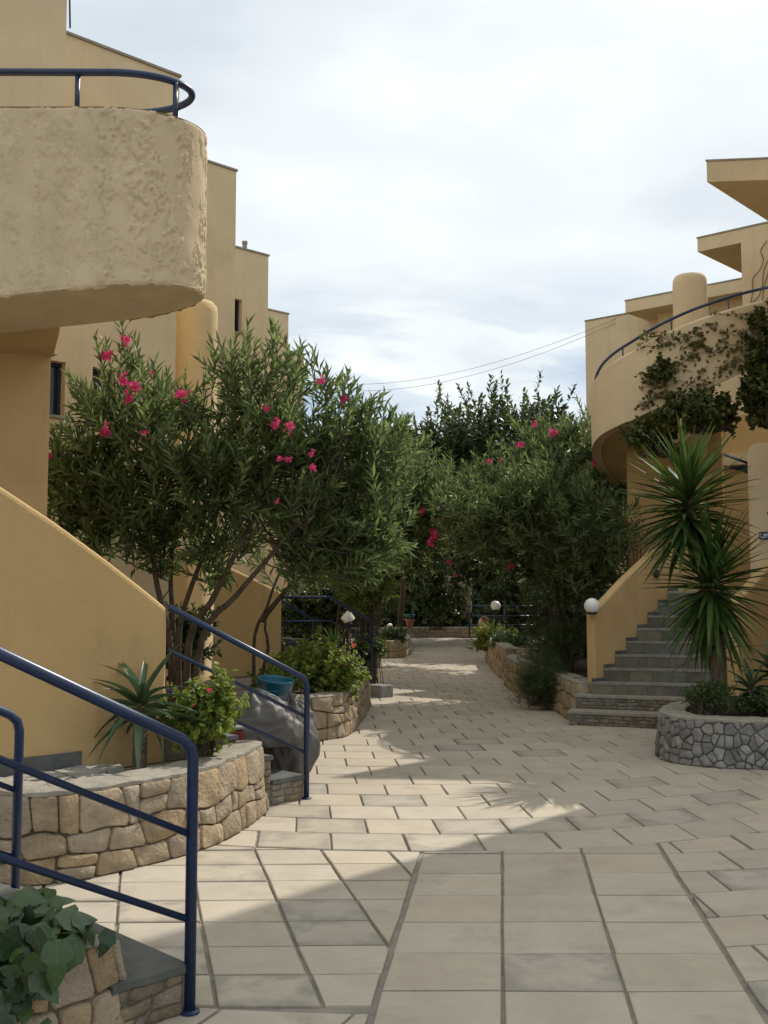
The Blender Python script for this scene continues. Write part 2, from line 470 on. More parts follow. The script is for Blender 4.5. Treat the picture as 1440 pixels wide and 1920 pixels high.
# ------------------------------------------------------------------ polygons
def clip(poly, a, b, c):
    """keep a*x+b*y<=c"""
    out = []
    n = len(poly)
    for i in range(n):
        p, q = poly[i], poly[(i + 1) % n]
        dp = a * p[0] + b * p[1] - c
        dq = a * q[0] + b * q[1] - c
        if dp <= 0: out.append(p)
        if (dp < 0 < dq) or (dq < 0 < dp):
            t = dp / (dp - dq)
            out.append((p[0] + (q[0] - p[0]) * t, p[1] + (q[1] - p[1]) * t))
    return out
def area(poly):
    return 0.5 * sum(poly[i][0] * poly[(i + 1) % len(poly)][1] - poly[(i + 1) % len(poly)][0] * poly[i][1] for i in range(len(poly)))
def centroid(poly):
    return (sum(p[0] for p in poly) / len(poly), sum(p[1] for p in poly) / len(poly))
def inset(poly, d):
    if area(poly) < 0: poly = poly[::-1]
    out = poly
    n = len(poly)
    for i in range(n):
        p, q = poly[i], poly[(i + 1) % n]
        ex, ey = q[0] - p[0], q[1] - p[1]
        l = math.hypot(ex, ey)
        if l < 1e-6: continue
        nx, ny = ey / l, -ex / l
        out = clip(out, nx, ny, nx * p[0] + ny * p[1] - d)
        if len(out) < 3: return []
    return out
def clean(poly, eps=0.012):
    out = []
    for p in poly:
        if not out or math.hypot(p[0] - out[-1][0], p[1] - out[-1][1]) > eps:
            out.append(p)
    while len(out) > 2 and math.hypot(out[0][0] - out[-1][0], out[0][1] - out[-1][1]) < eps:
        out.pop()
    return out
def inside(poly, x, y):
    c = False
    n = len(poly)
    for i in range(n):
        x1, y1 = poly[i]; x2, y2 = poly[(i + 1) % n]
        if (y1 > y) != (y2 > y) and x < (x2 - x1) * (y - y1) / (y2 - y1) + x1:
            c = not c
    return c
def voronoi(x0, x1, y0, y1, a, b, rng, jit=0.55):
    """rows of cells about a wide and b high"""
    pts = []
    nr = max(1, round((y1 - y0) / b))
    nc = max(1, round((x1 - x0) / a))
    for r in range(-1, nr + 1):
        for c in range(-1, nc + 2):
            px = x0 + (c + 0.5 * (r % 2) + rng.uniform(-jit, jit)) * (x1 - x0) / nc
            py = y0 + (r + 0.5 + rng.uniform(-jit, jit)) * (y1 - y0) / nr
            pts.append((px, py))
    cells = []
    for i, p in enumerate(pts):
        poly = [(x0, y0), (x1, y0), (x1, y1), (x0, y1)]
        for j, q in enumerate(pts):
            if i == j: continue
            dx, dy = q[0] - p[0], q[1] - p[1]
            if abs(dx) > 3.2 * a or abs(dy) > 3.2 * b: continue
            mx, my = (p[0] + q[0]) / 2, (p[1] + q[1]) / 2
            poly = clip(poly, dx, dy, dx * mx + dy * my)
            if len(poly) < 3: break
        if len(poly) >= 3 and abs(area(poly)) > 0.12 * a * b:
            cells.append(poly)
    return cells
def chaikin(poly, k=0.22):
    out = []
    n = len(poly)
    for i in range(n):
        p, q = poly[i], poly[(i + 1) % n]
        out.append((p[0] + (q[0] - p[0]) * k, p[1] + (q[1] - p[1]) * k))
        out.append((p[0] + (q[0] - p[0]) * (1 - k), p[1] + (q[1] - p[1]) * (1 - k)))
    return out

def coursed(x0, x1, y0, y1, a, b, rng):
    """irregular courses of roughly squared stones that fit tightly together"""
    nr = max(1, round((y1 - y0) / b))
    hs = [rng.uniform(0.75, 1.3) for _ in range(nr)]
    tot = sum(hs); ys = [y0]
    for h_ in hs: ys.append(ys[-1] + h_ / tot * (y1 - y0))
    ph = [rng.uniform(0, 50) for _ in range(nr + 1)]
    def yl(r, x):
        if r == 0: return y0
        if r == nr: return y1
        return ys[r] + 0.26 * b * mnoise.noise(Vector((x / a * 0.9 + ph[r], r * 3.3, 0.7))) * 1.6
    cells = []
    for r in range(nr):
        x = x0; jt = jb = x0
        while x < x1 - 1e-6:
            w = a * rng.choice((0.55, 0.8, 0.95, 1.1, 1.3, 1.5)) * rng.uniform(0.85, 1.15)
            nx = x + w
            if nx > x1 - 0.45 * a: nx = x1
            nb = nx + (0 if nx == x1 else rng.uniform(-0.16, 0.16) * a); ntp = nx + (0 if nx == x1 else rng.uniform(-0.16, 0.16) * a)
            m1, m2 = (jb + nb) / 2, (jt + ntp) / 2
            lft = (min(jb, jt) + max(jb, jt)) / 2
            if rng.random() < 0.16 and (ys[r + 1] - ys[r]) > 0.09:
                f = rng.uniform(0.38, 0.62)
                mid = lambda xx: yl(r, xx) + f * (yl(r + 1, xx) - yl(r, xx))
                ml, mr_ = jb + (jt - jb) * f, nb + (ntp - nb) * f
                cells.append([(jb, yl(r, jb)), (m1, yl(r, m1)), (nb, yl(r, nb)), (mr_, mid(mr_)), (ml, mid(ml))])
                cells.append([(ml, mid(ml)), (mr_, mid(mr_)), (ntp, yl(r + 1, ntp)), (m2, yl(r + 1, m2)), (jt, yl(r + 1, jt))])
            else:
                cells.append([(jb, yl(r, jb)), (m1, yl(r, m1)), (nb, yl(r, nb)), (ntp, yl(r + 1, ntp)), (m2, yl(r + 1, m2)), (jt, yl(r + 1, jt))])
            jb, jt, x = nb, ntp, nx
    return cells

def shrink(poly, d):
    """pull an almost convex outline in by about d"""
    c = centroid(poly)
    out = []
    for x, y in poly:
        l = math.hypot(x - c[0], y - c[1])
        k_ = max(0.3, 1 - 1.35 * d / max(l, 1e-6))
        out.append((c[0] + (x - c[0]) * k_, c[1] + (y - c[1]) * k_))
    return out

def stone_face(parent, fn, cells, mt, rng, joint=0.007, depth=(0.018, 0.04), name='stone'):
    """each cell becomes a stone; fn(s, z, d) -> world point d proud of the face"""
    for poly in cells:
        p = shrink(clean(poly), joint)
        if len(p) < 3 or abs(area(p)) < 0.0006: continue
        p = clean(chaikin(clean(p), 0.13), 0.005)
        if len(p) < 4: continue
        if area(p) < 0: p = p[::-1]
        c = centroid(p)
        d = rng.uniform(*depth)
        sz = math.sqrt(abs(area(p)))
        k = max(0.6, 1 - 0.022 / sz)
        tx, ty = rng.uniform(-0.5, 0.5) * d / sz, rng.uniform(-0.5, 0.5) * d / sz
        ring0 = [fn(x, y, -0.012) for x, y in p]
        ring1 = [fn(x + (c[0] - x) * (1 - k) * 0.25, y + (c[1] - y) * (1 - k) * 0.25, d * 0.7) for x, y in p]
        ring2 = []
        for x, y in p:
            xx, yy = c[0] + (x - c[0]) * k, c[1] + (y - c[1]) * k
            ring2.append(fn(xx, yy, d * (0.85 + rng.uniform(-0.12, 0.12)) + tx * (xx - c[0]) + ty * (yy - c[1])))
        n = len(p)
        vs = ring0 + ring1 + ring2 + [fn(c[0], c[1], d * rng.uniform(0.85, 1.1))]
        fs = []
        for i in range(n):
            j = (i + 1) % n
            fs.append((i, j, n + j, n + i))
            fs.append((n + i, n + j, 2 * n + j, 2 * n + i))
            fs.append((2 * n + i, 2 * n + j, 3 * n))
        mb = MB(); mb.add(vs, fs)
        mb.build(name, mt, parent, smooth=True, origin=fn(c[0], c[1], 0))

def stone_wall(thing, pts, h, a, b, mt, mort, seed, batter=0.1, thick=0.22, cop=0.035, depth=(0.018, 0.04), s_from=0.0, s_to=None, joint=0.004, style='coursed'):
    """a low rubble wall; pts run so that the outside is on the right hand. h number or function of s"""
    rng = random.Random(seed)
    path = smooth_path([(p[0], p[1], 0) for p in pts], 0.06)
    cum = [0.0]
    for i in range(1, len(path)):
        cum.append(cum[-1] + (path[i] - path[i - 1]).length)
    L = cum[-1]
    hf = h if callable(h) else (lambda s: h)
    def frame(s):
        s = min(max(s, 0), L - 1e-6)
        lo, hi = 0, len(cum) - 1
        while hi - lo > 1:
            m_ = (lo + hi) // 2
            if cum[m_] <= s: lo = m_
            else: hi = m_
        t = (s - cum[lo]) / max(1e-9, cum[hi] - cum[lo])
        p = path[lo].lerp(path[hi], t)
        a_ = path[max(lo - 1, 0)]; b_ = path[min(hi + 1, len(path) - 1)]
        d = (b_ - a_).normalized()
        return p, Vector((d.y, -d.x, 0))
    H0 = max(hf(s * L / 20) for s in range(21))
    def fn(s, v, d):
        p, n = frame(s)
        z = v / H0 * hf(s)
        q = p + n * (d - batter * z)
        q.z = z
        return q
    # core
    mb = MB()
    ns = max(2, int(L / 0.1))
    prof = []
    for i in range(ns + 1):
        s = L * i / ns
        p, n = frame(s)
        z1 = hf(s)
        prof.append((p.x, p.y, -0.05)); 
        q = p - n * (batter * z1); prof.append((q.x, q.y, z1))
        q = p - n * (batter * z1 + thick); prof.append((q.x, q.y, z1)); prof.append((q.x, q.y, -0.05))
    fs = []
    for i in range(ns):
        for k in range(4):
            k2 = (k + 1) % 4
            fs.append((i * 4 + k, (i + 1) * 4 + k, (i + 1) * 4 + k2, i * 4 + k2))
    fs.append((0, 1, 2, 3)); fs.append((ns * 4 + 3, ns * 4 + 2, ns * 4 + 1, ns * 4))
    mb.add(prof, fs)
    mb.build('wall_core', mort, thing)
    # coping, irregular
    if cop:
        mb = MB(); prof = []; fs = []
        ns = max(3, int(L / 0.07))
        for i in range(ns + 1):
            s = L * i / ns
            p, n = frame(s)
            z1 = hf(s) - 0.004
            j1, j2, j3 = rng.uniform(-0.008, 0.014), rng.uniform(-0.006, 0.006), rng.uniform(-0.01, 0.01)
            o1 = p - n * (batter * z1 - 0.012 - j1); o2 = p - n * (batter * z1 + thick + 0.01)
            om = p - n * (batter * z1 + 0.03 + j3)
            prof += [(o1.x, o1.y, z1), (o1.x, o1.y, z1 + cop * 0.6 + j2), (om.x, om.y, z1 + cop + j2), (o2.x, o2.y, z1 + cop + j3 * 0.5), (o2.x, o2.y, z1)]
        for i in range(ns):
            for k in range(5):
                k2 = (k + 1) % 5
                fs.append((i * 5 + k, (i + 1) * 5 + k, (i + 1) * 5 + k2, i * 5 + k2))
        fs.append((0, 1, 2, 3, 4)); fs.append(tuple(ns * 5 + k for k in (4, 3, 2, 1, 0)))
        mb.add(prof, fs)
        mb.build('coping', M['coping'], thing, smooth=False)
    s1 = L if s_to is None else min(s_to, L)
    stone_face(thing, fn, (coursed if style == 'coursed' else voronoi)(s_from, s1, 0, H0, a, b, rng), mt, rng, joint=joint, depth=depth)
    return fn, L

# ------------------------------------------------------------------ ground and paving
gm = MB(); gm.add([(-150, -60, -0.05), (150, -60, -0.05), (150, 300, -0.05), (-150, 300, -0.05)], [(0, 1, 2, 3)])
tag(gm.build('ground', M['ground']), kind='structure')
pv = MB(); pv.add([(-5, -3, -0.016), (6, -3, -0.016), (5, 8, -0.016), (5, 46, -0.016), (-5, 46, -0.016)], [(0, 1, 2, 3, 4)])
pavement = tag(pv.build('pavement', M['bed']), kind='structure')

rng = random.Random(5)
tiles = []
def Cc(Y): return max(0.0, 0.11 * (1 - (Y - 6.63) / 9.0))
def far_y(k, X):
    Y0 = 6.63 + 0.455 * k
    return Y0 + Cc(Y0) * (X - 0.3) ** 2 * (1 if X > 0.3 else 0.75)
# far field: running bond in gently bowed rows
for k in range(0, 72):
    off = 0.24 * (k % 2) + rng.uniform(-0.05, 0.05)
    for j in range(-9, 11):
        x0 = -0.395 + 0.482 * j + off; x1 = x0 + 0.482
        sh = lambda y: -0.077 * (y - 7.4)
        P_ = []
        for (x, kk) in ((x0, k), (x1, k), (x1, k + 1), (x0, k + 1)):
            y = far_y(kk, x)
            P_.append((x + sh(y), y))
        tiles.append(P_)
SL = lambda y: 0.2325 + 0.112 * (y - 6.55)          # left edge of the straight strip
SR = lambda y: SL(y) + 3 * 0.4955
# straight strip, three wide
for r in range(-1, 13):
    y1 = 6.575 - 0.446 * r; y0 = y1 - 0.446
    for c in range(3):
        f = lambda y, cc: SL(y) + 0.4955 * cc
        P_ = [(f(y0, c), y0), (f(y0, c + 1), y0), (f(y1, c + 1), y1), (f(y1, c), y1)]
        xm = centroid(P_)[0]
        e = 0.05
        ya, yb = far_y(0, xm - e), far_y(0, xm + e)
        s_ = (yb - ya) / (2 * e)
        P_ = clip(P_, -s_, 1, ya - s_ * (xm - e) - 0.004)
        if len(P_) > 2: tiles.append(P_)
# left field
for r in range(-2, 8):
    for c in range(-6, 4):
        f = lambda y, cc: -0.81 + 0.413 * cc - 0.23 * (y - 6.69)
        y1 = 6.69 - 0.358 * r; y0 = y1 - 0.358
        P_ = [(f(y0, c), y0 + 0.03 * f(y0, c)), (f(y0, c + 1), y0 + 0.03 * f(y0, c + 1)), (f(y1, c + 1), y1 + 0.03 * f(y1, c + 1)), (f(y1, c), y1 + 0.03 * f(y1, c))]
        P_ = clip(P_, 1, -0.112, 0.2325 - 0.112 * 6.55 - 0.012)
        if len(P_) < 3: continue
        P_ = clip(P_, 0, -1, -4.19)
        if len(P_) < 3: continue
        xm = centroid(P_)[0]; e = 0.05
        ya, yb = far_y(0, xm - e), far_y(0, xm + e)
        s_ = (yb - ya) / (2 * e)
        P_ = clip(P_, -s_, 1, ya - s_ * (xm - e) - 0.004)
        if len(P_) > 2: tiles.append(P_)
# field in front of it
for r in range(0, 7):
    for c in range(-4, 4):
        f = lambda y, cc: -0.62 + 0.52 * cc + 0.42 * (y - 4.19) + 0.2 * (r % 2)
        y1 = 4.17 - 0.45 * r; y0 = y1 - 0.45
        g = lambda x, y: y - 0.09 * (x + 0.6)
        P_ = [(f(y0, c), g(f(y0, c), y0)), (f(y0, c + 1), g(f(y0, c + 1), y0)), (f(y1, c + 1), g(f(y1, c + 1), y1)), (f(y1, c), g(f(y1, c), y1))]
        P_ = clip(P_, 1, -0.112, 0.2325 - 0.112 * 6.55 - 0.012)
        if len(P_) < 3: continue
        P_ = clip(P_, 0, 1, 4.18)
        if len(P_) > 2: tiles.append(P_)
# right field
ca, sa = math.cos(R(10)), math.sin(R(10))
for r in range(-3, 12):
    for c in range(-3, 10):
        u0 = 0.47 * c + 0.235 * (r % 2) - 0.3; u1 = u0 + 0.47
        v1 = 6.15 - 0.415 * r; v0 = v1 - 0.415
        P_ = []
        for (u, v) in ((u0, v0), (u1, v0), (u1, v1), (u0, v1)):
            P_.append((1.7 + u * ca - (v - 6.15) * sa * 0.2, u * sa + v))
        P_ = clip(P_, -1, 0.112, -(0.2325 + 3 * 0.4955 - 0.112 * 6.55) - 0.012)
        if len(P_) < 3: continue
        xm = centroid(P_)[0]; e = 0.05
        ya, yb = far_y(0, xm - e), far_y(0, xm + e)
        s_ = (yb - ya) / (2 * e)
        P_ = clip(P_, -s_, 1, ya - s_ * (xm - e) - 0.004)
        if len(P_) > 2: tiles.append(P_)
PATH = [(-1.2, 3.2), (-1.9, 5.2), (-2.3, 5.7), (-1.9, 6.1), (-1.3, 6.6), (-1.1, 8.0), (-1.7, 9.3), (-1.6, 11.4), (-0.6, 11.9), (-0.4, 13), (-0.35, 16), (-0.9, 17.5),
        (-0.8, 22), (-0.3, 24), (0.0, 28), (0.6, 30), (0.6, 39), (2.9, 39), (2.9, 26), (2.4, 20), (2.45, 14.5), (2.6, 12.9), (3.4, 12.4), (3.1, 11), (2.8, 10), (3.6, 9.7), (4.4, 9.6), (4.3, 5.0), (1.8, 3.2)]
cands = []
for P_ in tiles:
    if len(P_) < 3 or abs(area(P_)) < 0.004: continue
    c = centroid(P_)
    if c[1] < 0.3 or c[1] > 39 or abs(c[0]) > 4.6: continue
    vis = inside(PATH, *c)
    if c[1] < 3.2: vis = False
    if vis and (abs(c[0]) / c[1] > 0.40): vis = False
    cands.append((0 if vis else 1, c[1], P_))
cands.sort(key=lambda t: (t[0], t[1]))
far_mb = MB()
nbig = 0
for (hid, yy, P_) in cands:
    P_ = clean(P_, 0.01)
    if len(P_) < 3: continue
    jw = rng.uniform(0.0075, 0.0105) if yy < 7.2 else rng.uniform(0.006, 0.0085)
    if hid == 0: P_ = [(x + rng.uniform(-0.0035, 0.0035), y + rng.uniform(-0.0035, 0.0035)) for x, y in P_]
    top = inset(P_, jw)
    if len(top) < 3 or abs(area(top)) < 0.003: continue
    if area(top) < 0: top = top[::-1]
    top = clean(top, 0.006)
    if len(top) < 3: continue
    c = centroid(top)
    n = len(top)
    z = rng.uniform(-0.0022, 0.0022)
    tx, ty = rng.uniform(-0.004, 0.004), rng.uniform(-0.004, 0.004)
    zf = lambda x, y: z + tx * (x - c[0]) + ty * (y - c[1])
    k = 0.975
    vs = [(x, y, -0.03) for x, y in top] + [(x, y, zf(x, y) - 0.004) for x, y in top]
    vs += [(c[0] + (x - c[0]) * k, c[1] + (y - c[1]) * k, zf(x, y)) for x, y in top]
    fs = []
    for i in range(n):
        j = (i + 1) % n
        fs.append((i, j, n + j, n + i)); fs.append((n + i, n + j, 2 * n + j, 2 * n + i))
    fs.append(tuple(range(2 * n, 3 * n)))
    if hid == 0 and nbig < 298:
        mb = MB(); mb.add(vs, fs)
        mb.build('paving_tile', M['tile_grey'] if rng.random() < (0.26 if c[1] < 8 else 0.09) else M['tile'], pavement, origin=(c[0], c[1], 0))
        nbig += 1
    elif yy > 3 and (hid == 0 or abs(c[0]) < 3.6):
        far_mb.add(vs, fs)
tag(far_mb.build('paving_tiles', M['tile_far'], pavement), kind='stuff')

# ------------------------------------------------------------------ left buildings
F = Vector((0.74, 0.673, 0)).normalized()      # faces run this way (away to the right)
G = Vector((-0.673, 0.74, 0)).normalized()     # and back this way
def block(name_label, corner, length, depth, z1, windows=(), z0=-0.05, mt=None, dirf=None, dirg=None, label_cat='building', group=None):
    """block whose visible face runs from corner back along -dirf; windows (u0,u1,z0,z1) measured from the corner"""
    f = Vector(dirf) if dirf else F
    g = Vector(dirg) if dirg else G
    mt = mt or M['sand']
    c = Vector((corner[0], corner[1], 0))
    th = empty('apartment_block', (corner[0], corner[1], 0), name_label, label_cat, group)
    us = sorted({0.0, length} | {w[0] for w in windows} | {w[1] for w in windows})
    zs = sorted({z0, z1} | {w[2] for w in windows} | {w[3] for w in windows})
    mb = MB()
    out = g * -1
    P3 = lambda u, z, d=0: c - f * u + g * d + Vector((0, 0, z))
    dd = 0.16
    for i in range(len(us) - 1):
        for j in range(len(zs) - 1):
            um, zm = (us[i] + us[i + 1]) / 2, (zs[j] + zs[j + 1]) / 2
            if any(w[0] < um < w[1] and w[2] < zm < w[3] for w in windows): continue
            mb.add([P3(us[i], zs[j]), P3(us[i + 1], zs[j]), P3(us[i + 1], zs[j + 1]), P3(us[i], zs[j + 1])], [(0, 3, 2, 1)])
    for (a, b_, s, e) in windows:
        for (p, q) in (((a, s), (b_, s)), ((b_, s), (b_, e)), ((b_, e), (a, e)), ((a, e), (a, s))):
            mb.add([P3(*p), P3(*q), P3(*q, dd), P3(*p, dd)], [(0, 1, 2, 3)])
    mb.add([P3(0, z0), P3(0, z1), P3(0, z1, depth), P3(0, z0, depth)], [(0, 1, 2, 3)])
    mb.add([P3(length, z0), P3(length, z1), P3(length, z1, depth), P3(length, z0, depth)], [(3, 2, 1, 0)])
    mb.add([P3(0, z0, depth), P3(length, z0, depth), P3(length, z1, depth), P3(0, z1, depth)], [(0, 1, 2, 3)])
    mb.add([P3(0, z1), P3(length, z1), P3(length, z1, depth), P3(0, z1, depth)], [(0, 1, 2, 3)])
    mb.build('wall', mt, th, origin=(corner[0], corner[1], 0))
    # thin roof capping
    cp = MB()
    q = [P3(-0.02, 0, -0.02), P3(length, 0, -0.02), P3(length, 0, depth), P3(-0.02, 0, depth)]
    cp.prism([(p.x, p.y) for p in q], z1 + 0.003, z1 + 0.035)
    cp.build('roof_capping', M['coping'], th)
    for (a, b_, s, e) in windows:
        fm = MB(); t = 0.035
        def fr(u0, u1, za, zb):
            q = [P3(u0, 0, dd - 0.05), P3(u1, 0, dd - 0.05), P3(u1, 0, dd - 0.005), P3(u0, 0, dd - 0.005)]
            fm.prism([(p.x, p.y) for p in q], za, zb)
        fr(a + 0.002, a + t, s, e); fr(b_ - t, b_ - 0.002, s, e); fr(a + t, b_ - t, s, s + t); fr(a + t, b_ - t, e - t, e)
        wn = fm.build('window', M['frame'], th)
        pm = MB(); pm.add([P3(a, s, dd - 0.004), P3(b_, s, dd - 0.004), P3(b_, e, dd - 0.004), P3(a, e, dd - 0.004)], [(0, 3, 2, 1)])
        pm.build('pane', M['glass'], wn)
        sm = MB()
        q = [P3(a - 0.03, 0, -0.03), P3(b_ + 0.03, 0, -0.03), P3(b_ + 0.03, 0, -0.002), P3(a - 0.03, 0, -0.002)]
        sm.prism([(p.x, p.y) for p in q], s - 0.035, s - 0.003)
        sm.build('sill', M['coping'], wn)
    return th, P3

GL = 'stepped blocks of the left wing'
b0, _ = block('tallest sand stucco block at the upper left, rising above the round balcony', (-2.735, 8.6), 4, 3.0, 8.5, z0=3.6, group=GL)
pier = MB()
c0 = Vector((-2.6, 8.0, 0)); q = [c0, c0 - F * 3.5, c0 - F * 3.5 + G * 3.2, c0 + G * 3.2]
pier.prism([(p.x, p.y) for p in q], -0.05, 3.597)
pier.build('lower_wall', M['ochre'], b0)
b1, P1 = block('sand stucco block with two narrow dark windows behind the left oleander', (-2.63, 12.9), 4.6, 3.0, 8.22, windows=[(0.82, 1.11, 3.66, 4.28), (1.45, 1.78, 3.65, 4.28)], group=GL)
ant = MB(); p = at(131, 66, 11.6); ant.tube([(p.x, p.y, 8.15), (p.x - 0.03, p.y, 8.95)], 0.012, 6)
ant.build('aerial', M['black'], b1)
b2, _ = block('plain sand stucco block just right of the round balcony edge', (-2.31, 15.8), 3.6, 3.0, 8.18, group=GL)
b3, P3f = block('sand stucco block with a slit window and a roof vent pipe', (-2.245, 19.75), 3.6, 3.0, 8.13, windows=[(0.60, 0.92, 6.52, 7.15)], group=GL)
vp = MB(); p = P3f(0.5, 0, 0.08); vp.lathe((p.x, p.y), [(0.045, 8.1), (0.045, 8.28), (0.055, 8.28), (0.055, 8.33)], 12); vp.build('vent_pipe', M['coping'], b3)
block('plain sand stucco block, second from the far end of the left wing', (-2.235, 23.9), 3.6, 3.0, 8.11, group=GL)
block('farthest sand stucco block of the left wing above the oleander', (-2.18, 27.9), 3.6, 3.0, 8.09, group=GL)

# round-ended balcony on the near left
EX, EY, EA, EB = -1.81, 6.84, 0.60, 0.41
def outline(A, B, inner=0.0, n=64, x_left=-4.2):
    """plan of the balcony edge: front straight part, half ellipse, back"""
    pts = []
    k = int((EX - x_left) / 0.010) if inner == 0 and n > 64 else 30
    for i in range(k):
        pts.append((x_left + (EX - x_left) * i / k, EY - B))
    for i in range(n + 1):
        t = -PI / 2 + PI * i / n
        pts.append((EX + A * math.cos(t), EY + B * math.sin(t)))
    return pts
TOPZ = 4.71
def zbot(x): return 3.60 - 0.11 * max(0.0, (-1.17 - x)) 
ol = outline(EA, EB, 0, 190)
nrow = 150
mb = MB()
vs = []; 
for i, (x, y) in enumerate(ol):
    a = ol[max(i - 1, 0)]; b_ = ol[min(i + 1, len(ol) - 1)]
    d = Vector((b_[0] - a[0], b_[1] - a[1], 0)).normalized(); nrm = Vector((d.y, -d.x, 0))
    zb = zbot(x)
    zb += 0.018 * mnoise.noise(Vector((x * 9, y * 9, 1.3))) + 0.01 * mnoise.noise(Vector((x * 30, y * 30, 4)))
    zt = TOPZ + 0.008 * mnoise.noise(Vector((x * 7, y * 7, 8.1)))
    s_ = i * 0.012 if x < EX - 1e-6 else (EX + 4.2) + (math.atan2((y - EY) / EB, (x - EX) / EA) + PI / 2) * 0.5
    curved = min(1.0, max(0.0, (x + 1.86) / 0.12)) if y < EY + 0.38 else 0.6
    for j in range(nrow + 1):
        z = zb + (zt - zb) * j / nrow
        q = Vector((s_, z, 0.0))
        msk = mnoise.fractal(Vector((s_ * 7.0 + 3, z * 3.6, 2.2)), 1.0, 2.0, 4)
        msk = min(1, max(0, (msk + 0.16) * 4.5))
        wq = 0.03 * mnoise.noise(Vector((s_ * 11, z * 11, 9)))
        rg = mnoise.noise(Vector((s_ * 50 + wq * 40, z * 15, 0.4))) + 0.5 * mnoise.noise(Vector((s_ * 90 + 5, z * 38, 7)))
        rg = max(-0.35, min(1.0, (rg + 0.08) * 4.0))
        soft = 0.006 * mnoise.noise(Vector((s_ * 6, z * 6, 3)))
        dsp = soft + curved * (0.0095 * msk * rg + 0.003 * (1 - msk)) + (1 - curved) * (0.006 * msk * rg + 0.001 * (1 - msk))
        edge = min(j, nrow - j) * (zt - zb) / nrow
        if edge < 0.03: dsp -= (0.03 - edge) ** 2 * 14
        vs.append((x + nrm.x * dsp, y + nrm.y * dsp, z))
fs = []
m_ = nrow + 1
for i in range(len(ol) - 1):
    for j in range(nrow):
        fs.append((i * m_ + j, (i + 1) * m_ + j, (i + 1) * m_ + j + 1, i * m_ + j + 1))
mb.add(vs, fs)
balcony = mb.build('balcony', M['rough'], b0, smooth=True)
inn = []
for (x, y) in ol:
    inn.append((EX + (x - EX) * (EA - 0.17) / EA if x > EX else x, EY + (y - EY) * (EB - 0.17) / EB))
mb = MB(); n_ = len(ol)
vs = [(x, y, TOPZ - 0.003) for x, y in ol] + [(x, y, TOPZ - 0.003) for x, y in inn] + [(x, y, 3.85) for x, y in inn]
fs = []
for i in range(n_ - 1):
    fs.append((i, i + 1, n_ + i + 1, n_ + i)); fs.append((n_ + i, n_ + i + 1, 2 * n_ + i + 1, 2 * n_ + i))
mb.add(vs, fs); mb.build('parapet_top', M['rough'], balcony)
mb = MB()
poly = [(x, y) for x, y in ol[::4]] + [(EX, EY + EB), (-4.2, EY + EB)]
poly = clean(poly, 0.004)
lo = [zbot(x) - 0.004 + 0.012 for x, y in poly]
mb.prism(poly, lo, [3.9] * len(poly)); mb.build('soffit', M['rough'], balcony)
mb = MB(); mb.add([(-4.2, 7.25, 3.3), (-2.3, 7.25, 3.45), (-2.6, 8.05, 3.45), (-4.2, 7.6, 3.3), (-4.2, 7.25, 3.595), (-2.3, 7.25, 3.595), (-2.6, 8.05, 3.595), (-4.2, 7.6, 3.595)],
       [(3, 2, 1, 0), (4, 5, 6, 7), (0, 1, 5, 4), (1, 2, 6, 5), (2, 3, 7, 6), (3, 0, 4, 7)])
mb.build('landing_slab', M['ochre'], balcony)
rail = [(-4.2, 6.50, 4.975), (-1.99, 6.50, 4.97)]
for i in range(0, 25):
    t = -PI / 2 + PI * i / 24
    rail.append((-1.79 + 0.49 * math.cos(t), 6.785 + 0.285 * math.sin(t), 4.97))
rail.append((-2.34, 7.07, 4.97))
mb = MB(); mb.tube(smooth_path(rail, 0.04), 0.024, 10); rl = mb.build('railing', M['blue'], balcony, smooth=True)
for (x, y) in ((-1.985, 6.50), (-1.375, 6.62), (-1.44, 6.99), (-2.95, 6.5)):
    mb = MB(); mb.tube([(x, y, TOPZ - 0.03), (x, y, 4.96)], 0.017, 8); mb.build('post', M['blue'], balcony, smooth=True)

# ------------------------------------------------------------------ left staircases
D2 = Vector((-0.7071, -0.7071, 0)); W2 = Vector((-0.7071, 0.7071, 0))
def railing(th, base, prof, offs, post_s, rad=0.0225, z_foot=0.0, thin=0.0135):
    """railing in the vertical plane through base along D2; prof: list of (s,z) of the top rail, posts at post_s"""
    B = Vector((base[0], base[1], 0))
    P = lambda s, z: B + D2 * s + Vector((0, 0, z))
    r = empty('railing', (base[0], base[1], 0)); r.parent = th; r.location = Vector(base[:2] + (0,)) - WL[th.name]
    tp = [P(0, z_foot)] + [P(0, prof[0][1] - 0.07), P(0.012, prof[0][1] - 0.025), P(0.05, prof[0][1] + 0.012)] + [P(s, z) for s, z in prof[1:]]
    mb = MB(); mb.tube(tp, rad, 12); mb.build('handrail', M['blue'], r, smooth=True)
    for o in offs:
        pts = [P(0.01, prof[0][1] - o)] + [P(s, z - o) for s, z in prof[1:]]
        mb = MB(); mb.tube(pts, thin, 8); mb.build('mid_rail', M['blue'], r, smooth=True)
    for s, z0, z1 in post_s:
        mb = MB(); mb.tube([P(s, z0), P(s, z1)], rad * 0.9, 10); mb.build('post', M['blue'], r, smooth=True)
    mb = MB(); mb.lathe((B.x, B.y), [(0.04, z_foot - 0.001), (0.04, z_foot + 0.008), (0.028, z_foot + 0.014)], 12); mb.build('foot_plate', M['blue'], r)
    return r
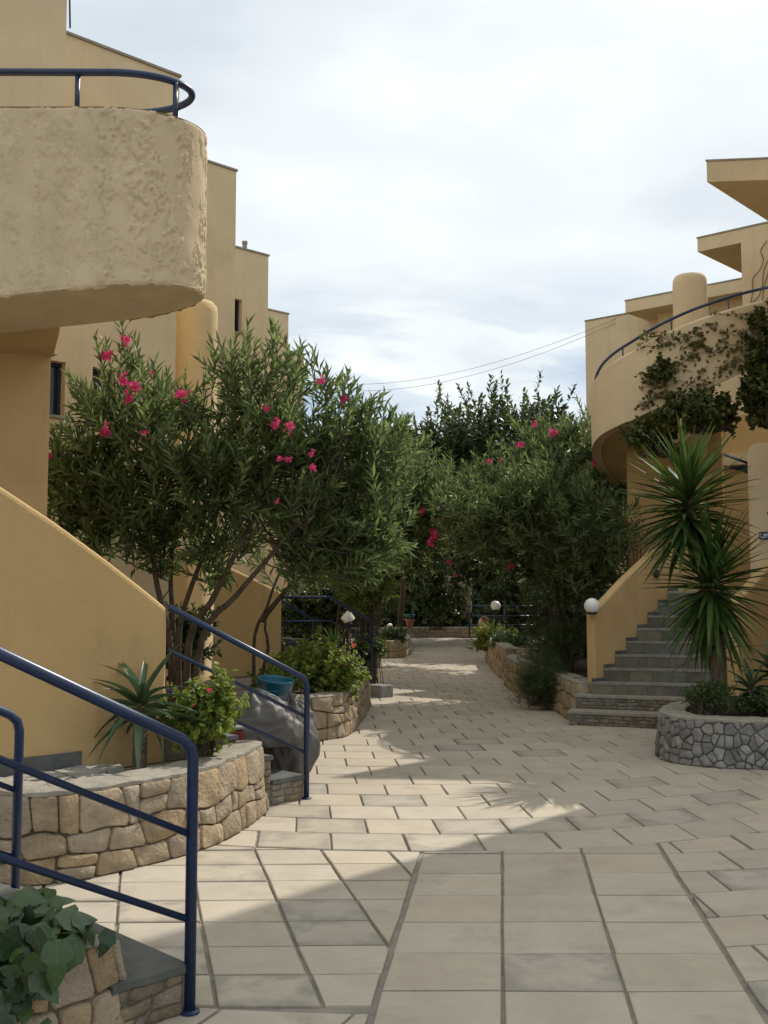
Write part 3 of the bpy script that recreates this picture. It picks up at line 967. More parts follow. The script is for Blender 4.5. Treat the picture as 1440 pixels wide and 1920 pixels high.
def steps(th, base, n, tread, rise, width, stones=0, seed=1, hide_from=99, hide_w=0.0):
    B = Vector((base[0], base[1], 0)) + D2 * 0.02 + W2 * 0.0
    rg = random.Random(seed)
    for i in range(n):
        o = B + D2 * (i * tread) + W2 * (hide_w if i >= hide_from else 0.012)
        full = width
        width_i = width - (hide_w if i >= hide_from else 0.012)
        mb = MB(); mb.obox((o.x, o.y), D2, W2, tread, width_i, -0.04, (i + 1) * rise - 0.03)
        st = mb.build('step', M['mortar'], th)
        mb = MB()
        o2 = o - D2 * 0.015 - W2 * (0.015 if i < hide_from else -0.006)
        cnt = 7
        poly = []
        for k in range(cnt + 1):
            s = (tread + 0.01) * k / cnt
            q = o2 + D2 * s - W2 * rg.uniform(-0.004, 0.012); poly.append((q.x, q.y))
        for (s, w) in ((tread + 0.01, width_i + 0.03), (0, width_i + 0.03)):
            q = o2 + D2 * s + W2 * w; poly.append((q.x, q.y))
        mb.prism(poly, (i + 1) * rise - 0.03, (i + 1) * rise + rg.uniform(-0.002, 0.002))
        mb.build('tread', M['slate'], st)
        if i < stones:
            fn = lambda s, z, d, o=o: Vector((o.x, o.y, 0)) + D2 * s - W2 * d + Vector((0, 0, z))
            stone_face(st, fn, coursed(0.0, tread, 0.0, (i + 1) * rise - 0.032, 0.12, 0.055, rg), M['riserstone'], rg, joint=0.003, depth=(0.006, 0.016))

s1 = empty('outdoor_staircase', (-0.745, 4.12, 0), 'low steps with slate treads beside the ivy planter in the near left corner', 'staircase', 'stairs of the left wing')
steps(s1, (-0.745, 4.12), 5, 0.325, 0.185, 1.47, stones=1, seed=3, hide_from=1, hide_w=0.62)
railing(s1, (-0.745, 4.12), [(0, 1.025), (2.2, 2.08)], (0.355, 0.675), [], z_foot=0.0)
railing(s1, (-1.785, 5.16), [(0, 1.0), (2.2, 2.05)], (0.355, 0.675), [], z_foot=0.0)

s2 = empty('outdoor_staircase', (-0.607, 8.28, 0), 'near stair with a tall ochre side wall, rubbish bags piled on its steps', 'staircase', 'stairs of the left wing')
steps(s2, (-0.607, 8.28), 12, 0.33, 0.185, 1.45, stones=2, seed=4, hide_from=4, hide_w=0.18)
def parapet(th, base, prof, thick, mt, name='side_wall', n=D2, w=W2):
    B = Vector((base[0], base[1], 0))
    mb = MB(); vs = []
    k = len(prof)
    for (s, z) in prof:
        for (dw, zz) in ((0, -0.04), (0, z), (thick, z), (thick, -0.04)):
            q = B + n * s + w * dw; vs.append((q.x, q.y, zz))
    fs = []
    for i in range(k - 1):
        for j in range(4):
            j2 = (j + 1) % 4
            fs.append((i * 4 + j, i * 4 + j2, (i + 1) * 4 + j2, (i + 1) * 4 + j))
    fs.append((3, 2, 1, 0)); fs.append(tuple((k - 1) * 4 + j for j in range(4)))
    mb.add(vs, fs)
    ob = mb.build(name, mt, th, bevel=0.042)
    ob.modifiers[0].segments = 3; ob.modifiers[0].angle_limit = R(35)
    return ob
parapet(s2, (-0.607, 8.28), [(1.29, 1.50), (1.5, 1.645), (1.788, 1.837), (2.173, 2.077), (2.53, 2.275), (3.0, 2.50), (3.8, 2.85)], 0.17, M['ochre'])
sk = MB(); B = Vector((-0.607, 8.28, 0)); o = B + D2 * 1.95 - W2 * 0.022
sk.obox((o.x, o.y), D2, W2, 1.4, 0.02, 0.45, 0.575); sk.build('skirting', M['slate'], s2)
railing(s2, (-0.607, 8.28), [(0, 0.935), (1.285, 1.505)], (0.30, 0.58), [], z_foot=0.0)

s3 = empty('outdoor_staircase', (-0.197, 16.7, 0), 'farther stair with round column and ochre wall behind the oleander trunks', 'staircase', 'stairs of the left wing')
steps(s3, (-0.197, 16.7), 9, 0.33, 0.185, 1.45, seed=5, hide_from=5, hide_w=0.18)
parapet(s3, (-0.197, 16.7), [(1.84, 1.62), (2.3, 1.80), (2.8, 1.98), (3.4, 2.15), (4.2, 2.3)], 0.17, M['ochre'])
railing(s3, (-0.197, 16.7), [(0, 1.17), (0.89, 1.545), (1.835, 1.55)], (0.36, 0.68), [], z_foot=0.0)
railing(s3, (-0.197 - 1.0, 16.7 + 1.0), [(0, 1.17), (1.6, 1.9)], (0.36, 0.68), [], z_foot=0.0)
col = MB(); col.lathe((-2.65, 14.5), [(0.33, -0.04), (0.33, 0.47), (0.29, 0.50), (0.285, 5.3), (0.29, 5.55), (0.275, 5.66), (0.22, 5.72), (0.0001, 5.73)], 40)
col.build('round_column', M['cream'], s3, smooth=True)
far_box = MB(); far_box.obox((0.15, 16.35), D2, W2, 0.26, 0.35, -0.02, 0.185); far_box.build('kerb_stone', M['greystone'], s3, bevel=0.02)

# ------------------------------------------------------------------ planters
GP = 'stone planters along the path'
pa = empty('stone_planter', (-1.4, 6.6, 0), 'pale limestone planter wall curving below the agave and flagstone terrace', 'planter', GP)
stone_wall(pa, [(-3.0, 6.02), (-2.2, 5.93), (-1.86, 5.88), (-1.37, 6.34), (-1.07, 6.86), (-0.876, 7.76), (-0.93, 7.93)], 0.475, 0.22, 0.165, M['stone'], M['mortar'], 11, s_from=0.55, joint=0.0035, depth=(0.02, 0.04))
sm = MB(); sm.prism([(-1.55, 6.42), (-1.25, 6.8), (-1.08, 7.6), (-0.98, 7.86), (-1.5, 7.35), (-1.95, 6.9)], 0.0, 0.44); sm.build('soil', M['soil'], pa)
ter = MB(); ter.prism([(-3.0, 6.05), (-2.2, 6.0), (-1.9, 5.98), (-1.5, 6.42), (-1.9, 6.93), (-2.6, 6.25), (-3.1, 5.75 + 0.3)], 0.0, 0.452)
terrace = tag(ter.build('terrace', M['mortar']), kind='structure')
rg = random.Random(21)
for poly in voronoi(-2.75, -1.45, 5.95, 7.0, 0.36, 0.22, rg, 0.42):
    c = centroid(poly)
    if not inside([(-2.8, 6.02), (-1.95, 6.0), (-1.5, 6.42), (-1.8, 6.95), (-2.7, 6.15)], *c): continue
    p_ = inset(clean(poly), 0.008)
    p_ = clip(p_, 0.7071, -0.7071, -2.4) if False else p_
    if len(p_) < 3: continue
    mb = MB(); z = 0.487 + rg.uniform(-0.008, 0.01); mb.prism(p_, 0.44, z); mb.build('flagstone', M['flag'], terrace, origin=(c[0], c[1], 0.44))

pb = empty('stone_planter', (-0.8, 12.5, 0), 'rounded stone planter full of geraniums in the middle left', 'planter', GP)
stone_wall(pb, [(-2.3, 11.32), (-1.4, 11.36), (-0.78, 11.47), (-0.45, 11.85), (-0.33, 12.8), (-0.25, 14.2), (-0.22, 15.4), (-0.28, 16.3)], 0.455, 0.22, 0.155, M['stone'], M['mortar'], 12, depth=(0.02, 0.05))
sm = MB(); sm.prism([(-2.4, 11.5), (-0.95, 11.6), (-0.65, 11.95), (-0.5, 13), (-0.45, 16.2), (-0.7, 16.3), (-2.4, 14.8)], 0.0, 0.43); sm.build('soil', M['soil'], pb)

pi_ = empty('stone_planter', (-1.3, 3.5, 0), 'stone planter covered in ivy at the bottom left corner', 'planter', GP)
stone_wall(pi_, [(-2.6, 2.27), (-1.7, 3.14), (-0.985, 3.86), (-0.99, 3.95)], 0.335, 0.16, 0.17, M['stone'], M['mortar'], 13, batter=0.16, thick=0.2, cop=0.02, depth=(0.015, 0.035))
sm = MB(); sm.prism([(-2.7, 2.45), (-1.1, 4.0), (-1.42, 4.32), (-3.0, 2.8)], 0.0, 0.31); sm.build('soil', M['soil'], pi_)

pc1 = empty('stone_planter', (-0.3, 23, 0), 'small stone planter just past the second blue railing', 'planter', GP)
stone_wall(pc1, [(-1.2, 22.3), (-0.35, 22.45), (-0.12, 22.9), (-0.1, 24.5)], 0.40, 0.3, 0.2, M['stone'], M['mortar'], 14)
sm = MB(); sm.prism([(-1.2, 22.5), (-0.4, 22.65), (-0.3, 24.5), (-1.4, 24.5)], 0.0, 0.38); sm.build('soil', M['soil'], pc1)
pc2 = empty('stone_planter', (0.3, 27, 0), 'far left stone planter with dark groundcover where the path narrows', 'planter', GP)
stone_wall(pc2, [(-0.6, 26.0), (0.1, 26.1), (0.45, 26.4), (0.62, 27.2), (0.75, 28.8), (0.7, 33.0)], 0.40, 0.34, 0.2, M['stone'], M['mortar'], 15)
sm = MB(); sm.prism([(-0.8, 26.2), (0.2, 26.3), (0.45, 27.2), (0.5, 33), (-0.8, 33)], 0.0, 0.38); sm.build('soil', M['soil'], pc2)

pd1 = empty('stone_planter', (2.3, 21, 0), 'far right stone planter at the bend under the oleander', 'planter', GP)
stone_wall(pd1, [(2.75, 27.2), (2.5, 25.6), (2.32, 22.5), (2.22, 19.75), (2.42, 19.35), (3.6, 19.0)], 0.56, 0.3, 0.2, M['stone'], M['mortar'], 16)
sm = MB(); sm.prism([(2.9, 27), (2.6, 24), (2.45, 19.7), (4.2, 19.2), (4.6, 27)], 0.0, 0.52); sm.build('soil', M['soil'], pd1)
pd2 = empty('stone_planter', (2.3, 16, 0), 'stone planter with a trailing bush beside the right-hand steps', 'planter', GP)
stone_wall(pd2, [(2.55, 19.1), (2.18, 18.9), (2.12, 17.2), (2.22, 15.4), (2.36, 14.2), (2.36, 13.35), (2.46, 13.16), (2.60, 13.16)], 0.47, 0.24, 0.17, M['stone'], M['mortar'], 17)
sm = MB(); sm.prism([(2.4, 19), (2.32, 17), (2.45, 14.5), (2.58, 13.4), (3.2, 14), (4.2, 15.2), (4.2, 19)], 0.0, 0.44); sm.build('soil', M['soil'], pd2)

pe = empty('stone_planter', (3.2, 10, 0), 'dark grey fieldstone planter holding the yucca', 'planter', GP)
stone_wall(pe, [(3.35, 11.7), (2.9, 11.0), (2.70, 10.35), (2.80, 9.92), (3.2, 9.68), (3.9, 9.58), (4.8, 9.55)], 0.42, 0.105, 0.085, M['greystone'], M['darkmortar'], 23, cop=0.03, depth=(0.012, 0.04), joint=0.0025, style='voronoi')
sm = MB(); sm.prism([(3.5, 11.7), (3.0, 10.9), (2.9, 10.3), (3.1, 9.95), (4.8, 9.8), (4.9, 12.3), (4.1, 12.4)], 0.0, 0.40); sm.build('soil', M['soil'], pe)

ew = empty('low_wall', (2, 38, 0), 'low stone bench wall across the shaded far end of the path', 'wall')
stone_wall(ew, [(-1.5, 37.2), (0.8, 37.7), (1.4, 38.1), (4.2, 38.3)], 0.33, 0.45, 0.17, M['stone'], M['darkmortar'], 19, thick=0.45, cop=0.05)

# ------------------------------------------------------------------ right side
RL = Vector((0.75, 0.66, 0)).normalized()
RW = Vector((0.96, -0.28, 0)).normalized()
rs = empty('outdoor_staircase', (2.64, 13.15, 0), 'right-hand steps with slate risers climbing behind the yucca', 'staircase')
rg = random.Random(31)
def pstep(o, lx, ly, z0, z1, name, mt, parent, ax=RW, ay=RL):
    mb = MB(); mb.obox((o.x, o.y), ax, ay, lx, ly, z0, z1)
    return mb.build(name, mt, parent)
# two wide stone-faced steps at the foot
for i, (ox, oy, L_) in enumerate(((2.27, 12.90, 1.35), (2.40, 13.14, 1.35))):
    o = Vector((ox, oy, 0)); ax = Vector((0.93, -0.36, 0)).normalized(); ay = Vector((0.36, 0.93, 0)).normalized()
    st = pstep(o, L_, 0.9, -0.04, 0.175 * (i + 1) - 0.045, 'step', M['darkmortar'], rs, ax, ay)
    o2 = o - ay * 0.02 - ax * 0.02
    mb = MB(); mb.obox((o2.x, o2.y), ax, ay, L_ + 0.02, 0.4, 0.175 * (i + 1) - 0.044, 0.175 * (i + 1)); mb.build('tread', M['coping'], st, bevel=0.008)
    fn = lambda s, z, d, o=o, ax=ax, ay=ay: o + ax * s - ay * d + Vector((0, 0, z))
    stone_face(st, fn, coursed(0, L_, 0.175 * i, 0.175 * (i + 1) - 0.046, 0.13, 0.042, rg), M['riserstone'], rg, joint=0.0025, depth=(0.006, 0.016))
base = Vector((2.70, 13.20, 0))
NS = 8
for k in range(NS):
    o = base + RL * (0.10 + 0.243 * k - 0.24)
    z = 0.50 + 0.162 * k
    st = pstep(o, 1.52, 0.26, z - 0.36, z - 0.028, 'step', M['stepstone'], rs)
    o2 = o - RL * 0.018
    mb = MB(); mb.obox((o2.x, o2.y), RW, RL, 1.52, 0.275, z - 0.028, z); mb.build('tread', M['stepstone'], st)
    # riser slabs
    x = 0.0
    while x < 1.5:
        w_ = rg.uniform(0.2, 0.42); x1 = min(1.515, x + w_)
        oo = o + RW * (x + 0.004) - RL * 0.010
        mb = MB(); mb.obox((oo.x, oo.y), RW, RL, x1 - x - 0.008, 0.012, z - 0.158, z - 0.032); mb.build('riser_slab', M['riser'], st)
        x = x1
o = base + RL * (0.10 + 0.243 * NS - 0.24 + 0.03)
pstep(o, 1.52, 1.3, 1.0, 0.50 + 0.162 * (NS - 1) - 0.004, 'landing', M['stepstone'], rs)
# parapet on the left of the flight
def wall_along(th, o, ax, nrm, thick, prof, mt, name, z0=-0.04, bevel=0.03):
    mb = MB(); vs = []; fs = []; k = len(prof)
    for (s, z) in prof:
        for dw, zz in ((0, z0), (0, z), (thick, z), (thick, z0)):
            q = o + ax * s + nrm * dw; vs.append((q.x, q.y, zz))
    for i in range(k - 1):
        for j in range(4):
            j2 = (j + 1) % 4
            fs.append((i * 4 + j, i * 4 + j2, (i + 1) * 4 + j2, (i + 1) * 4 + j))
    fs.append((3, 2, 1, 0)); fs.append(tuple((k - 1) * 4 + j for j in range(4)))
    mb.add(vs, fs)
    ob = mb.build(name, mt, th)
    b = ob.modifiers.new('bevel', 'BEVEL'); b.width = bevel; b.segments = 3; b.limit_method = 'ANGLE'; b.angle_limit = R(35)
    return ob
RN = Vector((-RL.y, RL.x, 0))     # to the left of the climb
lw = wall_along(rs, base - RL * 0.08, RL, RN, 0.13, [(0, 1.36), (0.10, 1.42), (0.7, 1.80), (1.36, 2.17), (1.55, 2.22), (2.4, 2.25)], M['ochre'], 'side_wall')
# slate skirting zigzag
for k in range(8):
    mb = MB()
    o = base + RL * (0.10 + 0.243 * k - 0.24) - RN * 0.008
    z = 0.50 + 0.162 * k
    mb.obox((o.x, o.y), RL, RN, 0.243, 0.0075, z, z + 0.045)
    mb.build('skirting', M['slate'], rs)
wl = at(1228, 1076, 14.02)
mb = MB(); q = wl - RN * 0.005
ring = []
lampm = MB(); lampm.lathe((0, 0), [(0.055, 0), (0.062, 0.02), (0.05, 0.04), (0.03, 0.052), (0.001, 0.055)], 16)
def place(mbx, o, zaxis):
    qt = Vector(zaxis).to_track_quat('Z', 'Y')
    mbx.v = [tuple(Vector(o) + qt @ Vector(v)) for v in mbx.v]
    return mbx
place(lampm, base + RL * 1.28 - RN * 0.0 + Vector((0, 0, 1.87)), -RN).build('wall_light', M['black'], rs, smooth=True)
# right parapet and tall rounded wall
wall_along(rs, Vector((4.15, 12.73, 0)), RL, -RN, 0.16, [(0, 1.48), (0.5, 1.75), (0.95, 2.02), (1.3, 2.2), (1.6, 2.3)], M['ochre'], 'outer_wall')
tw = MB(); prof = []
for i in range(9):
    a = PI / 2 * i / 8
    prof.append((0.10 - 0.10 * math.sin(PI / 2 - a) if False else 0.09 * (1 - math.cos(a)), 3.42 + 0.09 * math.sin(a)))
prof = [(0, -0.04)] + prof + [(2.2, 3.56), (2.2, -0.04)]
vs = []; o = Vector((4.715, 13.30, 0)); wx = RW; wy = Vector((-RW.y, RW.x, 0))
for dw in (0, 0.22):
    for (s, z) in prof:
        q = o + wx * s + wy * dw; vs.append((q.x, q.y, z))
n_ = len(prof)
fs = [tuple(range(n_ - 1, -1, -1)), tuple(range(n_, 2 * n_))] + [(i, (i + 1) % n_, n_ + (i + 1) % n_, n_ + i) for i in range(n_)]
fs[0], fs[1] = tuple(range(n_)), tuple(range(2 * n_ - 1, n_ - 1, -1))
tw.add(vs, fs)
twall = tw.build('end_wall', M['sand'], rs, bevel=0.02)
sgn = empty('name_tile', at(1431, 1005, 13.2), 'small cobalt tile with white lettering on the wall at the right edge', 'sign')
so = o + wx * 0.085 - wy * 0.012 + Vector((0, 0, 2.285))
mb = MB(); mb.obox((so.x, so.y), wx, wy, 0.34, 0.010, 2.285, 2.385); mb.build('plate', M['sign'], sgn)
# white strokes on the tile: only the first letters can be seen
def stroke(pts, w=0.011):
    mb = MB()
    P = [so + wx * x - wy * 0.003 + Vector((0, 0, z)) for x, z in pts]
    mb.tube(P, w * 0.5, 6)
    mb.build('lettering', M['white'], sgn, smooth=True)
so.z = 2.285
stroke([(0.02, 0.075), (0.022, 0.035), (0.032, 0.025), (0.045, 0.028)])
stroke([(0.058, 0.072), (0.056, 0.03), (0.07, 0.026), (0.078, 0.05), (0.078, 0.075)])
stroke([(0.092, 0.028), (0.095, 0.075), (0.118, 0.07), (0.12, 0.052), (0.097, 0.05)])
stroke([(0.16, 0.07), (0.15, 0.05), (0.165, 0.03)])
hk = MB(); h0 = o + wx * 0.19 + Vector((0, 0, 2.63)); hk.tube([h0, h0 - wy * 0.05, h0 - wy * 0.06 - Vector((0, 0, 0.02))], 0.008, 6); hk.build('wall_hook', M['black'], rs)

# curved upper stair with stucco parapet
CC = Vector((4.65, 15.5, 0)); CR = 1.5
cs = empty('curved_staircase', (4.65, 15.5, 0), 'curved upper stair with sand stucco parapet and blue handrail, creeper hanging on it', 'staircase')
def ztop(deg):
    return float(np.interp(deg, [120, 150, 163, 190, 220, 253, 280, 320], [4.30, 4.50, 4.65, 4.85, 5.03, 5.33, 5.55, 5.85]))
def cpt(deg, r, z):
    return Vector((CC.x + r * math.cos(R(deg)), CC.y + r * math.sin(R(deg)), z))
degs = [128 + 2.0 * i for i in range(97)]
def zlow(d):
    return ztop(d) - float(np.interp(d, [120, 150, 175, 220, 253, 280, 320], [1.1, 0.95, 0.92, 0.99, 1.02, 0.94, 0.9]))
mb = MB(); vs = []; fs = []
for d in degs:
    zt, zb = ztop(d), zlow(d)
    wob = 0.006 * mnoise.noise(Vector((d * 0.11, 2, 3)))
    vs += [cpt(d, CR, zb + wob), cpt(d, CR + 0.004, zt - 0.03), cpt(d, CR - 0.03, zt + wob), cpt(d, CR - 0.13, zt + wob), cpt(d, CR - 0.15, zt - 0.03), cpt(d, CR - 0.15, zb)]
for i in range(len(degs) - 1):
    for j in range(6):
        j2 = (j + 1) % 6
        fs.append((i * 6 + j, (i + 1) * 6 + j, (i + 1) * 6 + j2, i * 6 + j2))
fs.append((0, 1, 2, 3, 4, 5)); fs.append(tuple((len(degs) - 1) * 6 + j for j in (5, 4, 3, 2, 1, 0)))
mb.add(vs, fs); mb.build('parapet', M['sand'], cs, smooth=False)
mb = MB(); vs = []; fs = []
for d in degs:
    zb = zlow(d) + 0.01
    vs += [cpt(d, 0.2, zb), cpt(d, CR - 0.16, zb), cpt(d, CR - 0.16, zb + 0.16), cpt(d, 0.2, zb + 0.16)]
for i in range(len(degs) - 1):
    for j in range(4):
        j2 = (j + 1) % 4
        fs.append((i * 4 + j, (i + 1) * 4 + j, (i + 1) * 4 + j2, i * 4 + j2))
mb.add(vs, fs); mb.build('stair_slab', M['ochre'], cs)
mb = MB(); mb.lathe((4.65, 15.5), [(0.255, 3.6), (0.255, 6.26), (0.25, 6.35), (0.22, 6.41), (0.15, 6.425), (0.0001, 6.43)], 36); mb.build('round_column', M['sand'], cs, smooth=True)
hp = [cpt(166, CR - 0.07, ztop(166) - 0.02), cpt(170, CR - 0.07, ztop(170) + 0.08)]
for d in range(176, 312, 6):
    hp.append(cpt(d, CR - 0.07, ztop(d) + 0.13 + 0.04 * min(1, (d - 176) / 60)))
mb = MB(); mb.tube(smooth_path(hp, 0.06), 0.022, 8); hr = mb.build('handrail', M['blue'], cs, smooth=True)
for d in (182, 212, 243, 274):
    mb = MB(); mb.tube([cpt(d, CR - 0.07, ztop(d) - 0.02), cpt(d, CR - 0.07, ztop(d) + 0.14)], 0.011, 6); mb.build('post', M['blue'], hr)
mb = MB(); a = Vector((3.70, 15.75, 0)); b_ = Vector((4.97, 15.2, 0)); dx = (b_ - a).normalized(); dn = Vector((-dx.y, dx.x, 0))
mb.obox((a.x, a.y), dx, dn, (b_ - a).length, 0.3, -0.04, 4.12); mb.build('support_wall', M['ochre'], cs)

GR = 'stepped blocks of the right wing'
RF = Vector((0.775, -0.632, 0)).normalized(); RG = Vector((0.70, 0.714, 0)).normalized()
def rblock(label, corner, zt, th, ff, gg, setback, length=5, depth=4, extra=None, wall_z0=-0.05):
    """flat roof slab with its corner pointing at the path and a wall set back under it"""
    t = empty('apartment_block', (corner[0], corner[1], 0), label, 'building', GR)
    c = Vector((corner[0], corner[1], 0))
    mb = MB(); mb.obox((c.x, c.y), ff, gg, length, depth, zt - th, zt); mb.build('roof_slab', M['sand'], t)
    cp = MB(); q = c - ff * 0.012 - gg * 0.012; cp.obox((q.x, q.y), ff, gg, length, depth, zt + 0.002, zt + 0.03); cp.build('roof_capping', M['coping'], t)
    w = c + ff * setback + gg * setback
    mb = MB(); mb.obox((w.x, w.y), ff, gg, length - setback, depth - setback, wall_z0, zt - th - 0.002); mb.build('wall', M['sand'], t)
    return t, c
r3, c3 = rblock('nearest visible right block, pale roof slab jutting in at top right', (4.92, 15.4), 8.17, 0.32, Vector((0.995, -0.10, 0)), Vector((0.68, 0.733, 0)).normalized(), 1.5, wall_z0=5.9)
r2, c2 = rblock('right block whose roof slab runs into a creeper-covered upper wall', (5.80, 18.8), 8.15, 0.25, RF, RG, 0.75)
mb = MB(); q = c2 + RF * 0.81 - RG * 0.004; mb.obox((q.x, q.y), RF, RG, 3.5, 0.2, 6.7, 8.125); mb.build('upper_wall', M['sand'], r2)
mb = MB(); q = Vector((4.35, 18.7, 0)); mb.obox((q.x, q.y), RF, RG, 4.5, 0.3, -0.05, 4.6); mb.build('lower_wall', M['ochre'], r2)
mb = MB(); q = Vector((4.35, 18.7, 0)) - RG * 0.12; mb.obox((q.x, q.y), RF, RG, 4.5, 0.118, 3.75, 3.95); mb.build('string_course', M['sand'], r2)
r1, c1 = rblock('middle right block with roof slab behind the round column', (5.39, 22.8), 8.11, 0.26, RF, RG, 0.5)
r0 = empty('apartment_block', (4.82, 24.5, 0), 'farthest right block, plain sand wall where the cables arrive', 'building', GR)
mb = MB(); mb.obox((4.82, 24.5), RF, RG, 4.0, 3.0, -0.05, 8.10); mb.build('wall', M['sand'], r0)
mb = MB(); mb.obox((4.80, 24.49), RF, RG, 4.0, 3.0, 8.103, 8.13); mb.build('roof_capping', M['coping'], r0)
rn = empty('apartment_block', (4.6, 11.55, 0), 'tall right block beside the camera that shades the near paving', 'building', GR)
mb = MB(); mb.obox((4.62, 11.55), RF, RG, 9.0, 3.0, 3.7, 10.5); mb.build('wall', M['sand'], rn)
mb = MB(); mb.obox((5.3, 11.2), RF, RG, 9.0, 2.5, -0.05, 3.697); mb.build('lower_wall', M['sand'], rn)
mb = MB(); shade_balcony = [(5.05 + 0.58 * math.cos(R(a)), 11.75 + 0.58 * math.sin(R(a))) for a in range(60, 300, 12)] + [(6.2, 10.6), (6.4, 11.9)]
mb.prism(shade_balcony, 3.55, 4.65); mb.build('balcony', M['rough'], rn)  # unseen balcony, added to cast shade on the paving near the yucca planter
# blue rail seen through the gap
mb = MB(); mb.tube([at(1352, 850, 16.2), at(1412, 872, 15.6)], 0.022, 8); mb.build('gap_handrail', M['blue'], cs, smooth=True)
mb = MB(); pa_, pb_, pc_ = at(1362, 876, 16.2), at(1412, 872, 15.9), at(1412, 890, 15.9)
mb.add([pa_, pb_, pc_, pa_ + Vector((0, 0.03, 0)), pb_ + Vector((0, 0.03, 0)), pc_ + Vector((0, 0.03, 0))], [(0, 2, 1), (3, 4, 5), (0, 1, 4, 3), (1, 2, 5, 4), (2, 0, 3, 5)]); mb.build('gap_panel', M['blue'], cs)

# far tan wall between the trees
fw = MB(); fw.prism([(2.2, 39.6), (3.3, 39.4), (3.35, 39.7), (2.25, 39.9)], -0.05, 2.35)
tag(fw.build('garden_wall', M['sand'], None, bevel=0.05), 'tan wall glimpsed between dark trees at the end of the path', 'wall')

# overhead cables
for i, (dz, lab) in enumerate(((0, 'upper of two thin cables sagging across the sky'), (-0.16, 'lower of two thin cables sagging across the sky'))):
    A = at(585, 716, 27.4) + Vector((0, 0, dz)); Bq = at(1172, 590, 23.9) + Vector((0, 0, dz * 0.6))
    pts = []
    for k in range(25):
        t = k / 24
        p = A.lerp(Bq, t); p.z -= (0.62 + 0.05 * i) * 4 * t * (1 - t) * (1 - 0.25 * t); pts.append(p)
    mb = MB(); mb.tube(pts, 0.0045, 5); tag(mb.build('overhead_cable', M['cable']), lab, 'cable', 'cables over the path')

fr_ = empty('garden_railing', (2.7, 26.5, 0.5), 'thin blue railing behind the globe lamp on the far right', 'railing')
for yy in (1136, 1155, 1172):
    mb = MB(); mb.tube([at(878, yy, 26.5), at(1010, yy, 25.8)], 0.018, 6); mb.build('rail', M['blue'], fr_, smooth=True)
for xx in (880, 945, 1008):
    q = at(xx, 1136, 26.5 - 0.7 * (xx - 878) / 132); mb = MB(); mb.tube([(q.x, q.y, 0.5), q], 0.02, 6); mb.build('post', M['blue'], fr_, smooth=True)
# ------------------------------------------------------------------ lamps
def globe(label, c, r, stem_to, faceted=False, cyl=0.02):
    th = empty('globe_lamp', (c[0], c[1], stem_to), label, 'lamp', 'white globe lamps')
    mb = MB()
    if faceted:
        rg = random.Random(3)
        vs = [Vector((rg.gauss(0, 1), rg.gauss(0, 1), rg.gauss(0, 1))).normalized() for _ in range(14)]
        bm = bmesh.new()
        for v in vs: bm.verts.new(Vector(c) + v * r)
        bmesh.ops.convex_hull(bm, input=bm.verts)
        me = bpy.data.meshes.new('globe'); bm.to_mesh(me); bm.free(); me.materials.append(M['opal'])
        me.transform(Matrix.Translation(-Vector(c)))
        link(bpy.data.objects.new('globe', me), th, c)
    else:
        prof = [(max(0.0001, r * math.sin(PI * i / 20)), c[2] - r * math.cos(PI * i / 20)) for i in range(21)]
        mb.lathe((c[0], c[1]), prof, 28); mb.build('globe', M['opal'], th, smooth=True)
    mb = MB(); mb.lathe((c[0], c[1]), [(r * 0.62, c[2] - r * 1.08), (r * 0.66, c[2] - r * 0.8), (r * 0.5, c[2] - r * 0.72)], 16); mb.build('collar', M['black'], th)
    if c[2] - r - stem_to > 0.03:
        mb = MB(); mb.tube([(c[0], c[1], stem_to), (c[0], c[1], c[2] - r * 0.9)], cyl, 8); mb.build('stem', M['black'], th)
globe('white globe lamp on the end post of the right-hand steps', at(1110, 1136, 13.10), 0.098, 1.34)
globe('white globe lamp on a dark stem behind the far right bush', at(929, 1136, 24.5), 0.118, 0.5)
globe('broken white lamp shade with flat facets under the second blue railing', at(652, 1158, 14.2), 0.098, 0.43, faceted=True)
globe('tiny white globe lamp in the far left planter', at(731, 1174, 27.2), 0.075, 0.38)

